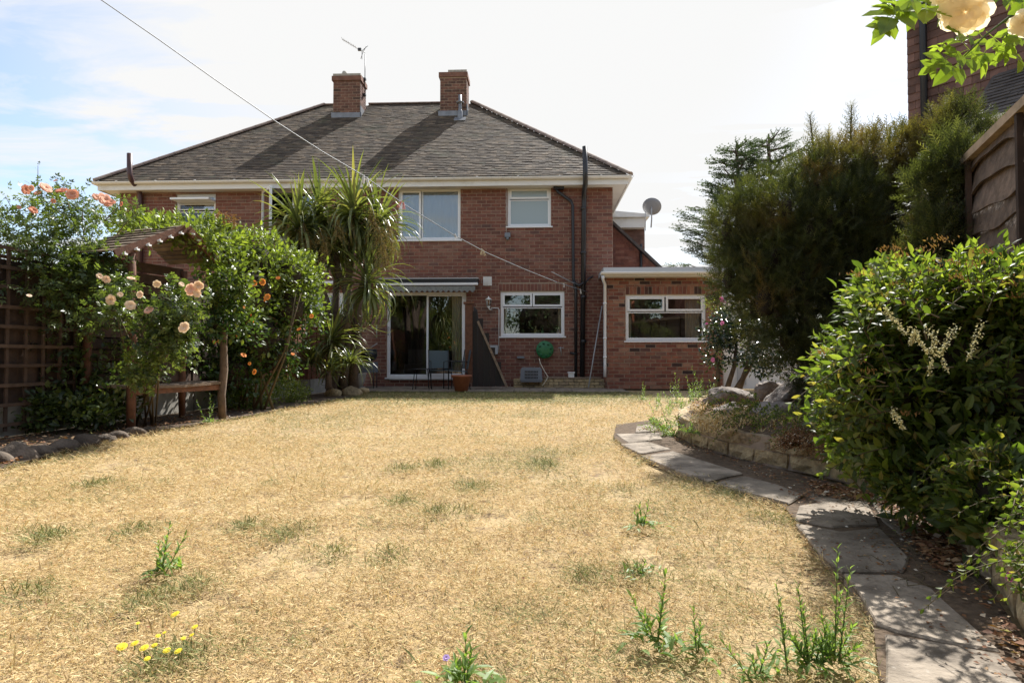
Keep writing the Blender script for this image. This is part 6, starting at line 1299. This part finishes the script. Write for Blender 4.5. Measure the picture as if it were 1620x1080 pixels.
zc_ = a.z; prof = [(a.x + .02, zc_), (b.x - .02, zc_), (b.x, zc_ + .05), (b.x - .015, b.z - .03), (b.x - .05, b.z), (a.x + .05, b.z), (a.x + .015, b.z - .03), (a.x, zc_ + .05)]
q.prism([(x, 14.22, z) for x, z in prof], (0, .24, 0)); q.build('shell', m_basket, bx); q = MB()
for i in range(9):
    for j in range(3): x = a.x + .12 + i * (b.x - a.x - .24) / 8; z = zc_ + .1 + j * .07; q.box((x - .012, 14.214, z - .022), (x + .012, 14.219, z + .022))  # dark plates laid on the shell for the shade inside the holes
q.build('dark_slot_plates', m_darkmetal, bx); q = MB(); q.box((a.x - .01, 14.2, zc_ + .045), (b.x + .01, 14.218, zc_ + .06)); q.build('rim', m_basket, bx)
a, b = P(899, 600, 14.7), P(908, 588, 14.7); q = MB(); q.box((a.x, 14.6, .25), (b.x, 14.78, b.z - .03)); q.box((a.x - .015, 14.585, b.z - .029), (b.x + .015, 14.795, b.z)); tag(q.build('plastic_tub', m_white), 'small white lidded tub standing on the ledge beside the black pipes', 'tub')
hr = thing('hose_reel', 'round green wall-mounted hose reel below the kitchen window', 'hose reel', P(862, 553, 14.9)); c = P(862, 553, 14.86); q = MB(); q.lathe([(0, 0), (.19, 0), (.215, .02), (.215, .05), (.19, .07), (.06, .075), (0, .08)], c + Vector((0, .02, 0)), 28, ax=(0, -1, 0)); q.build('drum', m_greenp, hr)
for k in range(8): a = k * math.pi / 4 + .2; q = MB(); q.lathe([(0, 0), (.03, 0), (.03, .012), (0, .016)], c + Vector((.15 * math.cos(a), -.05, .15 * math.sin(a))), 10, ax=(0, -1, 0)); q.build('boss', mk('dark_green_plastic', (.012, .1, .035), .45) if 'dark_green_plastic' not in bpy.data.materials else bpy.data.materials['dark_green_plastic'], hr)
q = MB(); q.tube([P(853, 567, 14.8), P(855, 575, 14.7), P(862, 588, 14.6), P(867, 596, 14.4), P(863, 603, 14.38), P(858, 610, 14.3)], .011, 6); q.build('hose', m_curt2, hr)
q = MB(); q.tube([P(952.5, 484, 14.9), P(931, 613, 14.2)], .016, 6); tag(q.build('leaning_pole', m_grey), 'long thin grey pole leaning in the corner beside the white downpipe', 'pole')
q = MB(); q.tube([P(873, 430, 14.2), P(886, 437, 14.5), P(917, 453, 14.96)], .013, 6); tag(q.build('line_bracket', m_grey), 'metal bracket arm sticking out of the wall near the washing line end', 'bracket')

# ------------------------------------------------------------------ washing line with pegs
Yl = lambda px: 1 / (.27 + (px - 160) / 770 * (1 / 14.75 - .27))
lp_ = [(-120, -195), (0, -112), (80, -57), (160, 0), (250, 62), (340, 126), (440, 195), (510, 240), (575, 278), (640, 324), (720, 373), (770, 400), (830, 426), (880, 446), (930, 462)]
q = MB(); q.tube([P(px, py, Yl(px)) for px, py in lp_], [.0018 + .0005 * Yl(px) for px, py in lp_], 6); tag(q.build('washing_line', m_line), 'pale blue washing line stretching down from upper left to the house wall', 'washing line')
for (px, py, ht, m_, lab, lean) in ((575, 279, .085, m_pegw, 'white clothes peg on the line above the cordyline, left of the pair', -.1), (581, 283, .09, m_pegw, 'white clothes peg on the line above the cordyline, right of the pair', .2), (638, 322, .08, m_pegr, 'pink clothes peg on the line in front of the curtained window', .15),
        (634, 320, .08, m_pegr, 'tilted pink clothes peg beside the other pink one', -.5), (720, 371, .08, m_pegw, 'white clothes peg below the right corner of the curtained window', .2), (762, 395, .09, m_pegy, 'pale yellow clothes peg on the line against the bricks', -.1), (765, 397, .09, m_pegy, 'second pale yellow clothes peg leaning right', .3), (892, 449, .09, m_pegw, 'white clothes peg over the kitchen window corner', .1), (918, 458, .12, m_pegw, 'white clothes peg at the end of the line near the black pipes', .2)):
    Y = Yl(px); p = P(px, py, Y); t = thing('clothes_peg', lab, 'clothes peg', p, 'clothes pegs on the washing line'); dn = Vector((math.sin(lean), 0, -math.cos(lean))); sd = Vector((math.cos(lean), 0, math.sin(lean))); ht *= .85
    for s_ in (-1, 1): q = MB(); q.bar(p - dn * .015 + sd * .004 * s_, p + dn * ht + sd * .011 * s_, .008, .012, up=(0, 1, 0)); q.build('jaw', m_, t)
    q = MB(); q.tube([p + dn * ht * .45 - Vector((0, .008, 0)), p + dn * ht * .45 + Vector((0, .008, 0))], .006, 6); q.build('spring', m_grey, t)

# ------------------------------------------------------------------ behind the viewer: the end of the garden (mirrored in the windows)
bf = thing('rear_fence', 'orange brown close-boarded fence closing the far end of the garden', 'fence', (-1, -7, 0)); q = MB()
for k in range(90): x = -6 + k * .11; q.box((x, -7.0 - (k % 2) * .01, 0), (x + .105, -6.98 - (k % 2) * .01, 1.8))
q.build('board_run', mk('orange_fence', (.28, .13, .055), .8, noise=(3, .2)), bf, 'stuff')
for i, (x, y, h, r0, lab) in enumerate([(-9, -9, 5, 2.6, 'broad garden tree behind the rear fence, leftmost'), (-4, -10, 6.5, 2.8, 'tallest garden tree behind the rear fence'), (.5, -9.5, 5.2, 2.4, 'round garden tree behind the middle of the rear fence'), (5, -9, 6, 2.8, 'spreading garden tree behind the right of the rear fence'), (-4.3, -4.5, 2.4, 1.3, 'big shrub at the far left end of the garden'), (9, -4, 6, 2.6, 'garden tree beyond the right fence')]):
    t = thing('garden_tree' if h > 3 else 'garden_shrub', lab, 'tree' if h > 3 else 'shrub', (x, y, 0)); q = MB(); q.tube([(x, y, 0), (x, y, h * .6)], [.16, .08], 7); q.build('trunk', m_bark, t)
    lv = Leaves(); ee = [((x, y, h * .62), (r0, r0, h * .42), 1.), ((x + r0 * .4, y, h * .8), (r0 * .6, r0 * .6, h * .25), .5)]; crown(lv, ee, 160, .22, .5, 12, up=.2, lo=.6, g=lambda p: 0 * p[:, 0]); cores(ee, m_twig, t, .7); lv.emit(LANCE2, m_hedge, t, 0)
